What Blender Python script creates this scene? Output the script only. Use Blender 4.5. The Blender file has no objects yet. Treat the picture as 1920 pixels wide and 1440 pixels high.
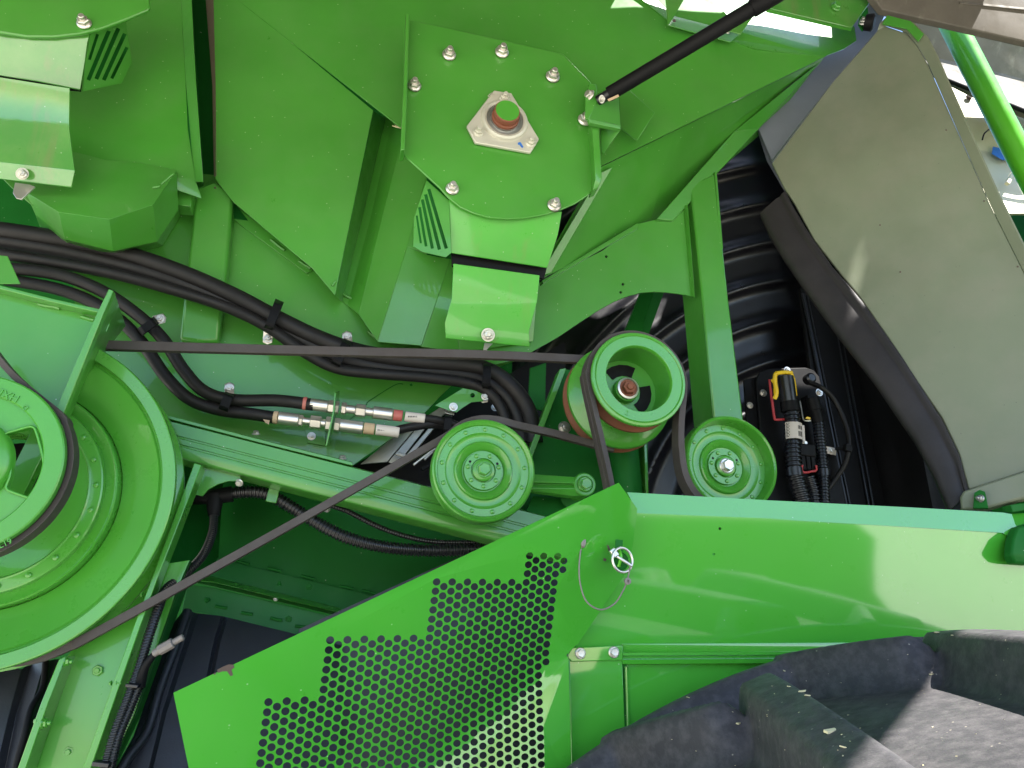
import bpy, bmesh, math, random
from mathutils import Vector, Matrix
from mathutils.geometry import delaunay_2d_cdt
random.seed(7)
scene = bpy.context.scene
COL = scene.collection
rad = math.radians

# ------------------------------------------------------------------ camera
F_PX, PITCH, YAW = 1390.0, rad(19.05), rad(11.9)
CAM = Vector((0, 0, 1.55))
FWD = Vector((math.sin(YAW)*math.cos(PITCH), math.cos(YAW)*math.cos(PITCH), math.sin(PITCH)))
RGT = Vector((math.cos(YAW), -math.sin(YAW), 0))
UPV = RGT.cross(FWD)
cd = bpy.data.cameras.new("camera"); cam = bpy.data.objects.new("camera", cd); COL.objects.link(cam)
cd.sensor_width = 36; cd.lens = F_PX/1920*36; cd.clip_end = 400; cd.clip_start = 0.02
cam.matrix_world = Matrix((( RGT.x, UPV.x, -FWD.x, CAM.x), (RGT.y, UPV.y, -FWD.y, CAM.y), (RGT.z, UPV.z, -FWD.z, CAM.z), (0, 0, 0, 1)))
scene.camera = cam

# ------------------------------------------------------------------ light
SUN = Vector((0.42, -0.38, 0.82)).normalized()
w = bpy.data.worlds.new("World"); scene.world = w; w.use_nodes = True
nt = w.node_tree; sky = nt.nodes.new("ShaderNodeTexSky"); sky.sky_type = 'NISHITA'; sky.sun_disc = False
sky.sun_elevation = math.asin(SUN.z); sky.sun_rotation = math.atan2(SUN.x, SUN.y)
sky.air_density = 1.0; sky.dust_density = 0.4
bg = nt.nodes["Background"]; nt.links.new(sky.outputs[0], bg.inputs[0]); bg.inputs[1].default_value = 0.10
sl = bpy.data.lights.new("sun", 'SUN'); sl.energy = 5.0; sl.angle = rad(0.5); sl.color = (1, 0.96, 0.9)
so = bpy.data.objects.new("sun", sl); COL.objects.link(so); so.location = (3, 0, 8)
so.rotation_euler = (-SUN).to_track_quat('-Z', 'Y').to_euler()
scene.view_settings.view_transform = 'Standard'; scene.view_settings.look = 'None'
scene.view_settings.exposure = 2.08; scene.view_settings.gamma = 1
scene.cycles.max_bounces = 7; scene.cycles.diffuse_bounces = 3; scene.cycles.glossy_bounces = 4
scene.cycles.sample_clamp_indirect = 6

# ------------------------------------------------------------------ pixel -> place
def ray(px, py): return FWD + RGT*((px-960)/F_PX) + UPV*((720-py)/F_PX)
def P(px, py, Y):
    d = ray(px, py); return CAM + d*(Y/d.y)
def R(px, py, Y, rpx): return (P(px+rpx, py, Y)-P(px, py, Y)).length
def plane3(a, b, c):
    a, b, c = P(*a), P(*b), P(*c); n = (b-a).cross(c-a).normalized(); return a, n
def PP(px, py, pl):
    d = ray(px, py); return CAM + d*((pl[0]-CAM).dot(pl[1])/d.dot(pl[1]))
def V3(p): return p.copy() if isinstance(p, Vector) else P(*p)

# ------------------------------------------------------------------ materials
def nodes(name):
    m = bpy.data.materials.new(name); m.use_nodes = True
    return m, m.node_tree.nodes, m.node_tree.links, m.node_tree.nodes["Principled BSDF"]
def mixc(n, l, fac, a, b):
    x = n.new("ShaderNodeMix"); x.data_type = 'RGBA'
    if fac is not None: l.new(fac, x.inputs[0])
    for k, v in ((6, a), (7, b)):
        if isinstance(v, tuple): x.inputs[k].default_value = (*v, 1)
        else: l.new(v, x.inputs[k])
    return x.outputs[2]
def noise(n, l, vec, scale, detail=4, rough=.55):
    t = n.new("ShaderNodeTexNoise"); t.inputs["Scale"].default_value = scale; t.inputs["Detail"].default_value = detail
    t.inputs["Roughness"].default_value = rough; l.new(vec, t.inputs["Vector"]); return t.outputs["Fac"]
def ramp(n, l, fac, lo, hi, a=0., b=1.):
    t = n.new("ShaderNodeMapRange"); l.new(fac, t.inputs[0])
    for k, v in zip((1, 2, 3, 4), (lo, hi, a, b)): t.inputs[k].default_value = v
    return t.outputs[0]
def surf(name, col, rough=.4, metal=0., dust=0., dustcol=(.36, .34, .27), specks=0., bump=0., bscale=250, coat=0., var=.12, speckcol=(.7, .72, .6), coatior=1.5, streak=0., streakcol=(.25, .12, .05), dscale=7, spec=.5, orange=0., wavy=0.):
    m, n, l, b = nodes(name)
    pos = n.new("ShaderNodeNewGeometry").outputs["Position"]
    nb = noise(n, l, pos, 2.3, 3)
    c = mixc(n, l, ramp(n, l, nb, .3, .7), tuple(x*(1-var) for x in col), tuple(min(1, x*(1+var)) for x in col))
    if dust:
        f1 = noise(n, l, pos, dscale, 8, .65)
        d = ramp(n, l, f1, .42, .85, 0, dust)
        c = mixc(n, l, d, c, dustcol)
    if streak:
        mp = n.new("ShaderNodeMapping"); l.new(pos, mp.inputs[0]); mp.inputs["Scale"].default_value = (22, 22, 1.6)
        s = ramp(n, l, noise(n, l, mp.outputs[0], 1.0, 5, .6), .56, .74, 0, streak)
        c = mixc(n, l, s, c, streakcol)
    if specks:
        vo = n.new("ShaderNodeTexVoronoi"); vo.inputs["Scale"].default_value = 85; l.new(pos, vo.inputs["Vector"])
        wn = n.new("ShaderNodeTexWhiteNoise"); wn.noise_dimensions = '3D'; l.new(vo.outputs["Position"], wn.inputs["Vector"])
        a = ramp(n, l, vo.outputs["Distance"], .10, .17, 1, 0); k = ramp(n, l, wn.outputs["Value"], .965-specks*.05, .97-specks*.05)
        mu = n.new("ShaderNodeMath"); mu.operation = 'MULTIPLY'; l.new(a, mu.inputs[0]); l.new(k, mu.inputs[1])
        m2 = n.new("ShaderNodeMath"); m2.operation = 'MULTIPLY'; l.new(mu.outputs[0], m2.inputs[0]); m2.inputs[1].default_value = .5
        c = mixc(n, l, m2.outputs[0], c, speckcol)
    l.new(c, b.inputs["Base Color"])
    rn = noise(n, l, pos, 11, 6, .7)
    l.new(ramp(n, l, rn, .3, .75, max(.02, rough*.8), min(1, rough*1.35+dust*.25)), b.inputs["Roughness"])
    b.inputs["Metallic"].default_value = metal; b.inputs["Specular IOR Level"].default_value = spec
    if coat:
        b.inputs["Coat Weight"].default_value = coat; b.inputs["Coat Roughness"].default_value = .05; b.inputs["Coat IOR"].default_value = coatior
    if bump or orange:
        bp = n.new("ShaderNodeBump"); bp.inputs["Strength"].default_value = bump or orange; bp.inputs["Distance"].default_value = .0012
        l.new(noise(n, l, pos, bscale if bump else 60, 3), bp.inputs["Height"]); l.new(bp.outputs[0], b.inputs["Normal"])
        out = bp.outputs[0]
        if wavy:
            b2 = n.new("ShaderNodeBump"); b2.inputs["Strength"].default_value = wavy; b2.inputs["Distance"].default_value = .012
            l.new(noise(n, l, pos, 2.6, 1), b2.inputs["Height"]); l.new(out, b2.inputs["Normal"]); out = b2.outputs[0]
            l.new(out, b.inputs["Normal"])
        if coat: l.new(out, b.inputs["Coat Normal"])
    return m
GREEN = (.054, .258, .026)
M = {}
M['green'] = surf('green_paint', GREEN, .34, dust=.06, specks=.01, coat=.5, coatior=1.55, orange=.05, wavy=.35)
M['guardgreen'] = surf('green_paint_dusty', GREEN, .3, dust=.45, dscale=9, dustcol=(.20, .36, .10), specks=.15, coat=.8, coatior=2.0, streak=.35, streakcol=(.22, .17, .08), orange=.05)
M['shieldgreen'] = surf('green_paint_glossy_lit', (.062, .38, .030), .3, dust=.03, specks=.2, coat=1.0, coatior=1.9, spec=.15, var=.05, speckcol=(.45, .7, .4))  # glossy, and the green raised to stand for stronger light low down
M['shadegreen'] = surf('green_paint_shaded', (.012, .125, .018), .45, dust=.0, specks=.05, spec=.1)  # the green paint darkened to stand for shade in recesses
M['castgreen'] = surf('green_cast', (.055, .29, .026), .36, bump=.25, bscale=120, coat=.3, dust=.03)
M['pulleygreen'] = surf('green_pulley', (.060, .29, .026), .3, dust=.04, coat=.5, coatior=1.6, orange=.06)
M['flapgreen'] = surf('green_paint_flap_lit', (.062, .36, .030), .3, dust=.1, coat=.5, coatior=1.6, streak=.25, streakcol=(.2, .2, .06), specks=.1)  # same green paint, brightened to stand for light from the ground
M['glossgreen'] = surf('green_gloss_pulley', (.060, .29, .026), .28, dust=.04, coat=.5, coatior=1.55, orange=.06)
M['rubber'] = surf('hose_rubber', (.010, .009, .009), .5, spec=.32, dust=.05, dustcol=(.06, .05, .05), bump=.25, bscale=500)
M['belt'] = surf('belt_rubber', (.050, .041, .038), .6, dust=.2, dustcol=(.09, .07, .065), bump=.3, bscale=300)
M['plastic'] = surf('black_plastic', (.007, .007, .010), .32, bump=.1, bscale=30, spec=.6)
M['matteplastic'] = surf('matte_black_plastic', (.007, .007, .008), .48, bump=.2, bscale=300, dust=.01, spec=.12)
M['seal'] = surf('black_seal', (.018, .016, .017), .5, spec=.35, bump=.3, bscale=400, dust=.15, dustcol=(.12, .1, .1))
M['liner'] = surf('liner_rubber', (.014, .016, .022), .42, bump=.3, bscale=200, dust=.1, dustcol=(.06, .07, .09))
M['corrugated'] = surf('conduit_plastic', (.012, .012, .014), .3, spec=.6)
M['zinc'] = surf('zinc_steel', (.66, .63, .58), .32, metal=.85, dust=.12, dustcol=(.5, .45, .36), bump=.1, bscale=200)
M['castmetal'] = surf('pale_cast_metal', (.60, .58, .49), .42, metal=.35, bump=.25, bscale=150, dust=.15, dustcol=(.4, .36, .27))
M['steel'] = surf('bare_steel', (.42, .42, .40), .35, metal=.9, dust=.2, bump=.1)
M['rust'] = surf('rusty_steel', (.20, .07, .030), .75, dust=.5, dustcol=(.09, .035, .02), bump=.5, bscale=180)
M['rustshaft'] = surf('brown_rusty_shaft', (.22, .07, .035), .55, dust=.5, dustcol=(.09, .035, .02), bump=.4, bscale=250)
M['door'] = surf('grey_green_composite', (.165, .190, .125), .42, dust=.6, dustcol=(.225, .22, .165), specks=.25, bump=.15, bscale=350, var=.1, speckcol=(.03, .03, .03))
M['slate'] = surf('slate_plastic', (.19, .21, .255), .5, bump=.25, bscale=400, dust=.2, dustcol=(.14, .14, .15))
M['tyre'] = surf('tyre_rubber', (.050, .048, .052), .55, spec=.3, dust=.32, dscale=40, dustcol=(.26, .24, .24), bump=.5, bscale=260, specks=.9, speckcol=(.5, .45, .35))
M['dusty'] = surf('dusty_brown_panel', (.105, .092, .074), .6, dust=.6, dustcol=(.17, .15, .12), bump=.5, bscale=25, streak=.3, streakcol=(.35, .32, .25))
M['seam'] = surf('brown_grey_strip', (.125, .10, .07), .5, dust=.4, dustcol=(.2, .15, .1))  # brown-grey tone of the strip along the panel edge
M['ground'] = surf('pale_gravel', (.44, .41, .34), .9, dust=.5, dustcol=(.36, .34, .26), bump=.6, bscale=60)
M['reflected_patch'] = surf('reflected_patch_dark', (.020, .045, .010), .95, dust=.3, dustcol=(.04, .05, .015), spec=0.)  # dark tone of the added patch that the shield mirrors
M['halfshadegreen'] = surf('green_paint_half_shaded', (.022, .15, .030), .42, dust=.08, spec=.25)  # the green paint partly darkened, shade put into the colour
M['yellow'] = surf('yellow_clip', (.85, .56, .01), .4)
M['red'] = surf('red_plastic', (.42, .03, .035), .4)
M['blue'] = surf('blue_paint', (.03, .16, .55), .5)
M['label'] = surf('pale_label', (.62, .56, .50), .5, dust=.2, dustcol=(.3, .2, .15))
M['ink'] = surf('label_ink', (.05, .045, .04), .6)
M['redband'] = surf('red_tape', (.45, .09, .08), .5, dust=.4, dustcol=(.5, .4, .3))
M['beige'] = surf('beige_tape', (.50, .36, .22), .6, dust=.3)
M['greyconn'] = surf('grey_connector', (.20, .175, .16), .45)
M['straw'] = surf('straw', (.68, .60, .36), .7)
M['pale'] = surf('pale_dusty_metal', (.55, .53, .38), .4, metal=.2, dust=.6, dustcol=(.6, .6, .5), bump=.4, bscale=30)
M['brightgreen'] = surf('bright_green_tube', (.10, .50, .02), .35, coat=.4)
M['gunk'] = surf('dried_mud', (.10, .07, .06), .9)

# ------------------------------------------------------------------ objects
WL = {}
def thing(name, label, cat, loc, group=None):
    o = bpy.data.objects.new(name, None); COL.objects.link(o); o.empty_display_size = .05
    loc = V3(loc); o.location = loc; WL[o.name] = loc
    o['label'] = label; o['category'] = cat
    if group: o['group'] = group
    return o
def tag(o, label, cat, group=None):
    o['label'] = label; o['category'] = cat
    if group: o['group'] = group
    return o
def link(o, parent, wloc):
    COL.objects.link(o)
    if parent is not None:
        o.parent = parent; o.location = wloc - WL[parent.name]
    else: o.location = wloc
    WL[o.name] = wloc.copy(); return o
def mesh(name, verts, faces, mat, parent=None, bevel=0., smooth=35, recalc=True, seg=2):
    c = sum(verts, Vector())/len(verts)
    me = bpy.data.meshes.new(name); me.from_pydata([v-c for v in verts], [], faces)
    if recalc:
        bm = bmesh.new(); bm.from_mesh(me); bmesh.ops.recalc_face_normals(bm, faces=bm.faces); bm.to_mesh(me); bm.free()
    me.materials.append(M[mat] if isinstance(mat, str) else mat)
    if smooth:
        me.shade_smooth(); me.set_sharp_from_angle(angle=rad(smooth))
    o = bpy.data.objects.new(name, me)
    if bevel:
        b = o.modifiers.new("bevel", 'BEVEL'); b.width = bevel; b.segments = seg; b.limit_method = 'ANGLE'; b.angle_limit = rad(28)
        b.harden_normals = False
    return link(o, parent, c)
def solid(front, faces, d):
    n = len(front); vs = list(front)+[v+d for v in front]; fs = [tuple(f) for f in faces]
    ed = {}
    for f in faces:
        for a, b in zip(f, f[1:]+f[:1]): ed[(a, b)] = ed.get((a, b), 0)+1
    for f in faces: fs.append(tuple(i+n for i in reversed(f)))
    for (a, b) in list(ed):
        if (b, a) not in ed: fs.append((b, a, a+n, b+n))
    return vs, fs
def sheet(name, pts, mat='green', parent=None, th=.005, bevel=.0012, d=None, faces=None, smooth=35):
    y0 = next((p[2] for p in pts if not isinstance(p, Vector) and len(p) == 3), 2)
    fr = [V3(p) if isinstance(p, Vector) or len(p) == 3 else P(*p, y0) for p in pts]; faces = faces or [list(range(len(fr)))]
    vs, fs = solid(fr, [list(f) for f in faces], (d if d is not None else Vector((0, th, 0))))
    return mesh(name, vs, fs, mat, parent, bevel, smooth)
def gridsheet(name, rows, mat='green', parent=None, th=.005, bevel=.0012, smooth=35, d=None):
    nr, nc = len(rows), len(rows[0]); fr = [V3(p) for r in rows for p in r]
    faces = [[r*nc+c, r*nc+c+1, (r+1)*nc+c+1, (r+1)*nc+c] for r in range(nr-1) for c in range(nc-1)]
    vs, fs = solid(fr, faces, d if d is not None else Vector((0, th, 0)))
    return mesh(name, vs, fs, mat, parent, bevel, smooth)
def Yat(px, py, Yf): return Yf(px, py) if callable(Yf) else Yf
def inside(p, poly):
    r = False; n = len(poly)
    for i in range(n):
        a, b = poly[i], poly[i-1]
        if (a.y > p.y) != (b.y > p.y) and p.x < (b.x-a.x)*(p.y-a.y)/(b.y-a.y)+a.x: r = not r
    return r
def cdt(pts, edges, sizes):
    v, e, f, ov, oe, of = delaunay_2d_cdt(pts, edges, [], 1, 1e-7)
    lid = []; loops = []
    for k, n in enumerate(sizes): loops.append(pts[len(lid):len(lid)+n]); lid += [k]*n
    vid = [lid[o[0]] if o and o[0] < len(lid) else -1 for o in ov]
    keep = []
    for t in f:
        k = vid[t[0]]
        if k > 0 and all(vid[i] == k for i in t) and inside((v[t[0]]+v[t[1]]+v[t[2]])/3, loops[k]): continue
        keep.append(t)
    return v, [t for t in keep if inside((v[t[0]]+v[t[1]]+v[t[2]])/3, loops[0])]
def holed(name, outer, holes, Yf, mat='green', parent=None, th=.005, bevel=0., extra=()):
    """flat sheet with real through holes; outer and holes are outlines, Yf its distance"""
    pts = []; edges = []
    def loop(l):
        s = len(pts); pts.extend(Vector((x*.01, -y*.01)) for x, y in l)
        edges.extend((s+i, s+(i+1) % len(l)) for i in range(len(l)))
    loop(outer)
    for h in holes: loop(h)
    for l in extra:
        s = len(pts); pts.extend(Vector((x*.01, -y*.01)) for x, y in l)
        edges.extend((s+i, s+i+1) for i in range(len(l)-1))
    v, f = cdt(pts, edges, [len(outer)]+[len(h) for h in holes])
    fr = []
    for q in v:
        px, py = q.x*100, -q.y*100; fr.append(P(px, py, Yat(px, py, Yf)))
    vs, fs = solid(fr, [list(x) for x in f], Vector((0, th, 0)))
    return mesh(name, vs, fs, mat, parent, bevel, 30)
def circ(cx, cy, r, n=12, ry=None, ph=0., tilt=0.):
    out = []
    for i in range(n):
        a = ph+2*math.pi*i/n; x, y = r*math.cos(a), (ry or r)*math.sin(a)
        out.append((cx+x*math.cos(tilt)-y*math.sin(tilt), cy+x*math.sin(tilt)+y*math.cos(tilt)))
    return out
def catmull(pts, per):
    out = []; n = len(pts)
    for i in range(n-1):
        p0, p1, p2, p3 = pts[max(0, i-1)], pts[i], pts[i+1], pts[min(n-1, i+2)]
        for k in range(per):
            t = k/per
            out.append(.5*((2*p1)+(p2-p0)*t+(2*p0-5*p1+4*p2-p3)*t*t+(3*p1-p0-3*p2+p3)*t**3))
    out.append(pts[-1].copy()); return out
def resample(pts, step):
    L = [0]
    for a, b in zip(pts, pts[1:]): L.append(L[-1]+(b-a).length)
    n = max(2, int(L[-1]/step)); out = []; j = 0
    for i in range(n+1):
        s = L[-1]*i/n
        while j < len(L)-2 and L[j+1] < s: j += 1
        out.append(pts[j].lerp(pts[j+1], (s-L[j])/max(1e-9, L[j+1]-L[j])))
    return out
def tube(name, pts, r, mat='rubber', parent=None, n=14, pitch=0., per=8, caps=True, taper=None, depth=.14):
    p = [V3(q) for q in pts]; p = catmull(p, per) if len(p) > 2 else p
    if pitch: p = resample(p, pitch/4)
    T = [(p[min(i+1, len(p)-1)]-p[max(i-1, 0)]).normalized() for i in range(len(p))]
    u = T[0].orthogonal().normalized(); vs = []
    for i, q in enumerate(p):
        u = (u-T[i]*u.dot(T[i])).normalized(); v = T[i].cross(u)
        k = (1., 1., 1-depth, 1-depth)[i % 4] if pitch else 1.
        rr = (r if taper is None else r*(taper[0]+(taper[1]-taper[0])*i/(len(p)-1)))*k
        for j in range(n):
            a = 2*math.pi*j/n; vs.append(q+u*(rr*math.cos(a))+v*(rr*math.sin(a)))
    fs = [(i*n+j, i*n+(j+1) % n, (i+1)*n+(j+1) % n, (i+1)*n+j) for i in range(len(p)-1) for j in range(n)]
    if caps: fs += [tuple(range(n)), tuple(range((len(p)-1)*n, len(p)*n))]
    return mesh(name, vs, fs, mat, parent, 0, 50)
def strap(name, pts, width, thick, mat='belt', parent=None, per=8, ribs=0, closed=False):
    """belt of rectangular section lying along Y"""
    p = [V3(q) for q in pts]; p = catmull(p, per) if len(p) > 2 else p
    Yv = Vector((0, 1, 0)); vs = []
    prof = [(-.5, .5), (-.42, .5)] if False else []
    hw, ht = width/2, thick/2
    prof = [(-hw, ht)]
    if ribs:
        for k in range(ribs):
            a = -hw+width*(k+.30)/ribs*1.0; b = -hw+width*(k+.7)/ribs
            if k < ribs-1:
                e = -hw+width*(k+1)/ribs; prof += [(e-.0022, ht), (e, ht-.003), (e+.0022, ht)]
    prof += [(hw, ht), (hw*.82, -ht), (-hw*.82, -ht)]
    n = len(prof)
    for i, q in enumerate(p):
        t = (p[min(i+1, len(p)-1)]-p[max(i-1, 0)]); t.y = 0; t.normalize(); nn = t.cross(Yv)
        for a, b in prof: vs.append(q+Yv*a+nn*b)
    fs = [(i*n+j, i*n+(j+1) % n, (i+1)*n+(j+1) % n, (i+1)*n+j) for i in range(len(p)-1) for j in range(n)]
    fs += [tuple(range(n)), tuple(range((len(p)-1)*n, len(p)*n))]
    return mesh(name, vs, fs, mat, parent, .0012, 35)
def basis(ax):
    ax = ax.normalized(); ref = Vector((0, 0, 1)) if abs(ax.z) < .9 else Vector((1, 0, 0))
    u = ref.cross(ax).normalized(); return u, ax.cross(u), ax
FRONT = Vector((0, -1, 0))
def lathe(name, c, prof, mat, parent=None, n=64, ax=FRONT, smooth=30, closed=False, ph=0., cap='both'):
    u, v, a = basis(ax); vs = []; fs = []; m = len(prof)
    for i in range(n):
        t = ph+2*math.pi*i/n; d = u*math.cos(t)+v*math.sin(t)
        for r, h in prof: vs.append(c+d*r+a*h)
    for i in range(n):
        k = (i+1) % n
        for j in range(m-1+(1 if closed else 0)):
            j2 = (j+1) % m; fs.append((i*m+j, i*m+j2, k*m+j2, k*m+j))
    if not closed:
        if cap == 'both': fs.append(tuple(i*m for i in range(n)))
        if cap != 'none': fs.append(tuple(i*m+m-1 for i in range(n)))
    return mesh(name, vs, fs, mat, parent, 0, smooth)
def stack(name, a, b, segs, parent=None):
    """turned fittings along the line a-b: (t0, t1, radius, material, sides)"""
    a, b = V3(a), V3(b); d = (b-a); L = d.length; d.normalize(); obs = []
    for k, (nm, t0, t1, r, mat, n) in enumerate(segs):
        h0, h1 = t0*L, t1*L; c = min(.0018, (h1-h0)*.2)
        pr = [(r*.5, h0), (r-c, h0), (r, h0+c), (r, h1-c), (r-c, h1), (r*.5, h1)]
        o = lathe(nm, a, pr, mat, parent, n, d, 20 if n < 10 else 40); obs.append(o)
    return obs

def bolt_mesh(kind):
    vs, fs = [], []
    def ring(r, h, n, ph=0.):
        s = len(vs); vs.extend(Vector((r*math.cos(ph+2*math.pi*i/n), -h, r*math.sin(ph+2*math.pi*i/n))) for i in range(n)); return list(range(s, s+n))
    def lo(prof, n, ph=0.):
        rs = [ring(r, h, n, ph) for r, h in prof]
        for a, b in zip(rs, rs[1:]):
            for i in range(n): fs.append((a[i], a[(i+1) % n], b[(i+1) % n], b[i]))
        fs.append(tuple(rs[-1])); fs.append(tuple(reversed(rs[0])))
    if kind == 'stud':      # flange nut on a threaded stud
        lo([(1.0, 0), (1.02, .12), (.98, .2), (.80, .34)], 20)
        lo([(.76, .2), (.80, .26), (.80, .78), (.70, .90)], 6, .3)
        lo([(.43, .85), (.43, 1.45), (.36, 1.55), (.2, 1.56)], 12)
    elif kind == 'washer':  # nut on a washer with a short stud
        lo([(1.15, 0), (1.17, .06), (1.15, .14)], 22)
        lo([(.82, .1), (.84, .16), (.84, .66), (.74, .78)], 6, .5)
        lo([(.42, .7), (.42, 1.0), (.34, 1.08)], 12)
    elif kind == 'cap':     # hex cap screw with a flange
        lo([(1.0, 0), (1.0, .1), (.86, .22)], 20)
        lo([(.74, .15), (.76, .2), (.76, .68), (.64, .8), (.2, .78)], 6, .15)
    elif kind == 'rivet':
        lo([(1.0, 0), (.97, .25), (.8, .5), (.45, .66), (.1, .7)], 12)
    elif kind == 'weld':
        lo([(1.0, 0), (.9, .3), (.5, .5)], 8)
    me = bpy.data.meshes.new('bolt_'+kind); me.from_pydata(vs, [], fs)
    bm = bmesh.new(); bm.from_mesh(me); bmesh.ops.recalc_face_normals(bm, faces=bm.faces); bm.to_mesh(me); bm.free()
    me.shade_smooth(); me.set_sharp_from_angle(angle=rad(30)); return me
BM = {}
def bolt(parent, pos, r, kind='stud', mat='zinc', ax=FRONT, name='bolt'):
    k = (kind, mat)
    if k not in BM:
        me = bolt_mesh(kind); me.materials.append(M[mat]); BM[k] = me
    o = bpy.data.objects.new(name, BM[k]); o.scale = (r, r, r)
    o.rotation_mode = 'QUATERNION'
    o.rotation_quaternion = FRONT.rotation_difference(ax.normalized()) @ Matrix.Rotation(random.uniform(0, 6), 3, 'Y').to_quaternion()
    return link(o, parent, V3(pos))
def pbolt(parent, px, py, Y, rpx, kind='stud', mat='zinc', ax=FRONT, name='bolt'):
    return bolt(parent, P(px, py, Y), R(px, py, Y, rpx), kind, mat, ax, name)
def text(name, body, c, size, rot, mat, parent, ext=.0012, mirror=False):
    cu = bpy.data.curves.new(name, 'FONT'); cu.body = body; cu.size = size; cu.extrude = ext
    cu.align_x = 'CENTER'; cu.align_y = 'CENTER'; cu.materials.append(M[mat])
    t = bpy.data.objects.new(name+'_curve', cu); COL.objects.link(t); dg = bpy.context.evaluated_depsgraph_get()
    me = bpy.data.meshes.new_from_object(t.evaluated_get(dg)); bpy.data.objects.remove(t)
    me.materials.clear(); me.materials.append(M[mat])
    o = bpy.data.objects.new(name, me); o.rotation_euler = (rad(90), rot, 0); link(o, parent, c); return o
def box(name, c, sx, sy, sz, mat, parent=None, rot=None, bevel=.002):
    vs = []
    for x in (-1, 1):
        for y in (-1, 1):
            for z in (-1, 1):
                v = Vector((x*sx/2, y*sy/2, z*sz/2)); vs.append(c+(rot @ v if rot else v))
    fs = [(0, 1, 3, 2), (4, 6, 7, 5), (0, 4, 5, 1), (2, 3, 7, 6), (0, 2, 6, 4), (1, 5, 7, 3)]
    return mesh(name, vs, fs, mat, parent, bevel, 35)
def bar(name, a, b, w, t, mat, parent=None, bevel=.002):
    """box from a to b, w wide across the view, t deep"""
    a, b = V3(a), V3(b); d = (b-a); L = d.length; d.normalize(); y = (Vector((0, 1, 0))-d*d.y).normalized(); x = y.cross(d)
    rot = Matrix((x, y, d)).transposed(); return box(name, (a+b)/2, w, t, L, mat, parent, rot, bevel)
#MARK
# ================================================================== ground
GZ = -1.96
g = mesh('ground', [Vector(v) for v in ((-80, -80, GZ), (80, -80, GZ), (80, 80, GZ), (-80, 80, GZ))], [(0, 1, 2, 3)], 'ground', None)
g['kind'] = 'structure'

gp = mesh('reflected_patch', [Vector((x, y, GZ+.004)) for x, y in ((2, -9), (11.5, -11), (14.6, -14.7), (18, -20.2), (23.5, -27.5), (34.2, -41.4), (46, -60), (4, -60))], [tuple(range(8))], 'reflected_patch', None)  # unseen dark patch added to darken the reflection in the shield
gp['kind'] = 'structure'

# ================================================================== harvester body (welded sheet metal)
body = thing('harvester_body', 'green sheet metal hull of the combine with hopper walls, posts and rails', 'harvester body', (0.6, 2.6, 0.6))
# upper hull face above the diagonal seam, bending into the sunlit ledge
gridsheet('upper_hull_panel', [
    [(436, -60, 2.275), (772, -60, 2.19), (1118, -60, 2.12), (1290, -60, 2.10)],
    [(436, -12, 2.275), (772, 30, 2.19), (1190, 5, 2.115), (1390, 60, 2.10)],
    [(436, -10, 2.275), (765, 120, 2.20), (1200, 120, 2.125), (1545, 106, 2.11)],
    [(440, -4, 2.28), (752, 240, 2.215), (1127, 311, 2.135), (1546, 107, 2.115)]], parent=body, th=.005)
gridsheet('hull_ledge', [
    [(1130, -150, 2.27), (1290, -40, 2.235), (1440, 5, 2.222), (1602, 50, 2.21)],
    [(1130, -130, 2.20), (1280, -8, 2.175), (1440, 35, 2.165), (1606, 76, 2.16)],
    [(1130, -100, 2.13), (1270, 8, 2.13), (1440, 52, 2.125), (1582, 92, 2.125)],
    [(1130, -80, 2.112), (1262, 22, 2.112), (1430, 68, 2.110), (1552, 103, 2.112)],
    [(1130, -60, 2.106), (1255, 40, 2.106), (1420, 92, 2.103), (1547, 106, 2.109)]], parent=body, th=.004, bevel=0, smooth=60)
# sloping underside right of the bearing plate
gridsheet('hopper_underside', [
    [(1127, 313, 2.142), (1300, 228, 2.17), (1546, 108, 2.20)],
    [(1085, 380, 2.20), (1270, 300, 2.28), (1528, 128, 2.25)],
    [(1000, 530, 2.26), (1238, 412, 2.40), (1440, 240, 2.42)]], parent=body, th=.005)
gridsheet('underside_rib', [[(1128, 322, 2.14), (1150, 312, 2.145)], [(1010, 520, 2.25), (1034, 512, 2.255)]], parent=body, th=.012, bevel=.003)
gridsheet('hopper_edge_strip', [
    [(1520, 130, 2.21), (1541, 114, 2.22)], [(1375, 248, 2.29), (1424, 240, 2.31)], [(1232, 410, 2.28), (1262, 414, 2.29)]], parent=body, th=.02, bevel=.003)
# left wide panel, dark gap and trough
sheet('left_hull_panel', [(399, -60, 2.285), (440, -8, 2.279), (700, 207, 2.235), (628, 553, 2.255), (586, 503, 2.27), (438, 379, 2.29), (404, 336, 2.295)], parent=body, th=.006)
gridsheet('trough_side', [[(701, 208, 2.236), (724, 222, 2.37)], [(629, 553, 2.256), (642, 566, 2.37)]], parent=body, th=.004)
gridsheet('trough', [[(719, 218, 2.37), (736, 226, 2.36), (760, 252, 2.29)], [(680, 400, 2.37), (697, 400, 2.365), (724, 385, 2.30)], [(634, 560, 2.37), (652, 572, 2.36), (674, 590, 2.31)]], parent=body, th=.004, smooth=60)
gridsheet('hopper_facet', [[(757, 250, 2.292), (800, 330, 2.24)], [(722, 384, 2.302), (764, 462, 2.25)], [(672, 588, 2.312), (708, 640, 2.29)]], parent=body, th=.004)
sheet('hopper_facet', [(764, 462, 2.25), (800, 476, 2.243), (800, 330, 2.239)], parent=body, th=.004)
sheet('hopper_facet', [(764, 462, 2.25), (802, 478, 2.243), (845, 486, 2.245), (790, 648, 2.275), (708, 641, 2.29)], parent=body, th=.004)
sheet('hopper_facet', [(845, 486, 2.245), (862, 660, 2.29), (790, 650, 2.276)], parent=body, th=.004)
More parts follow.
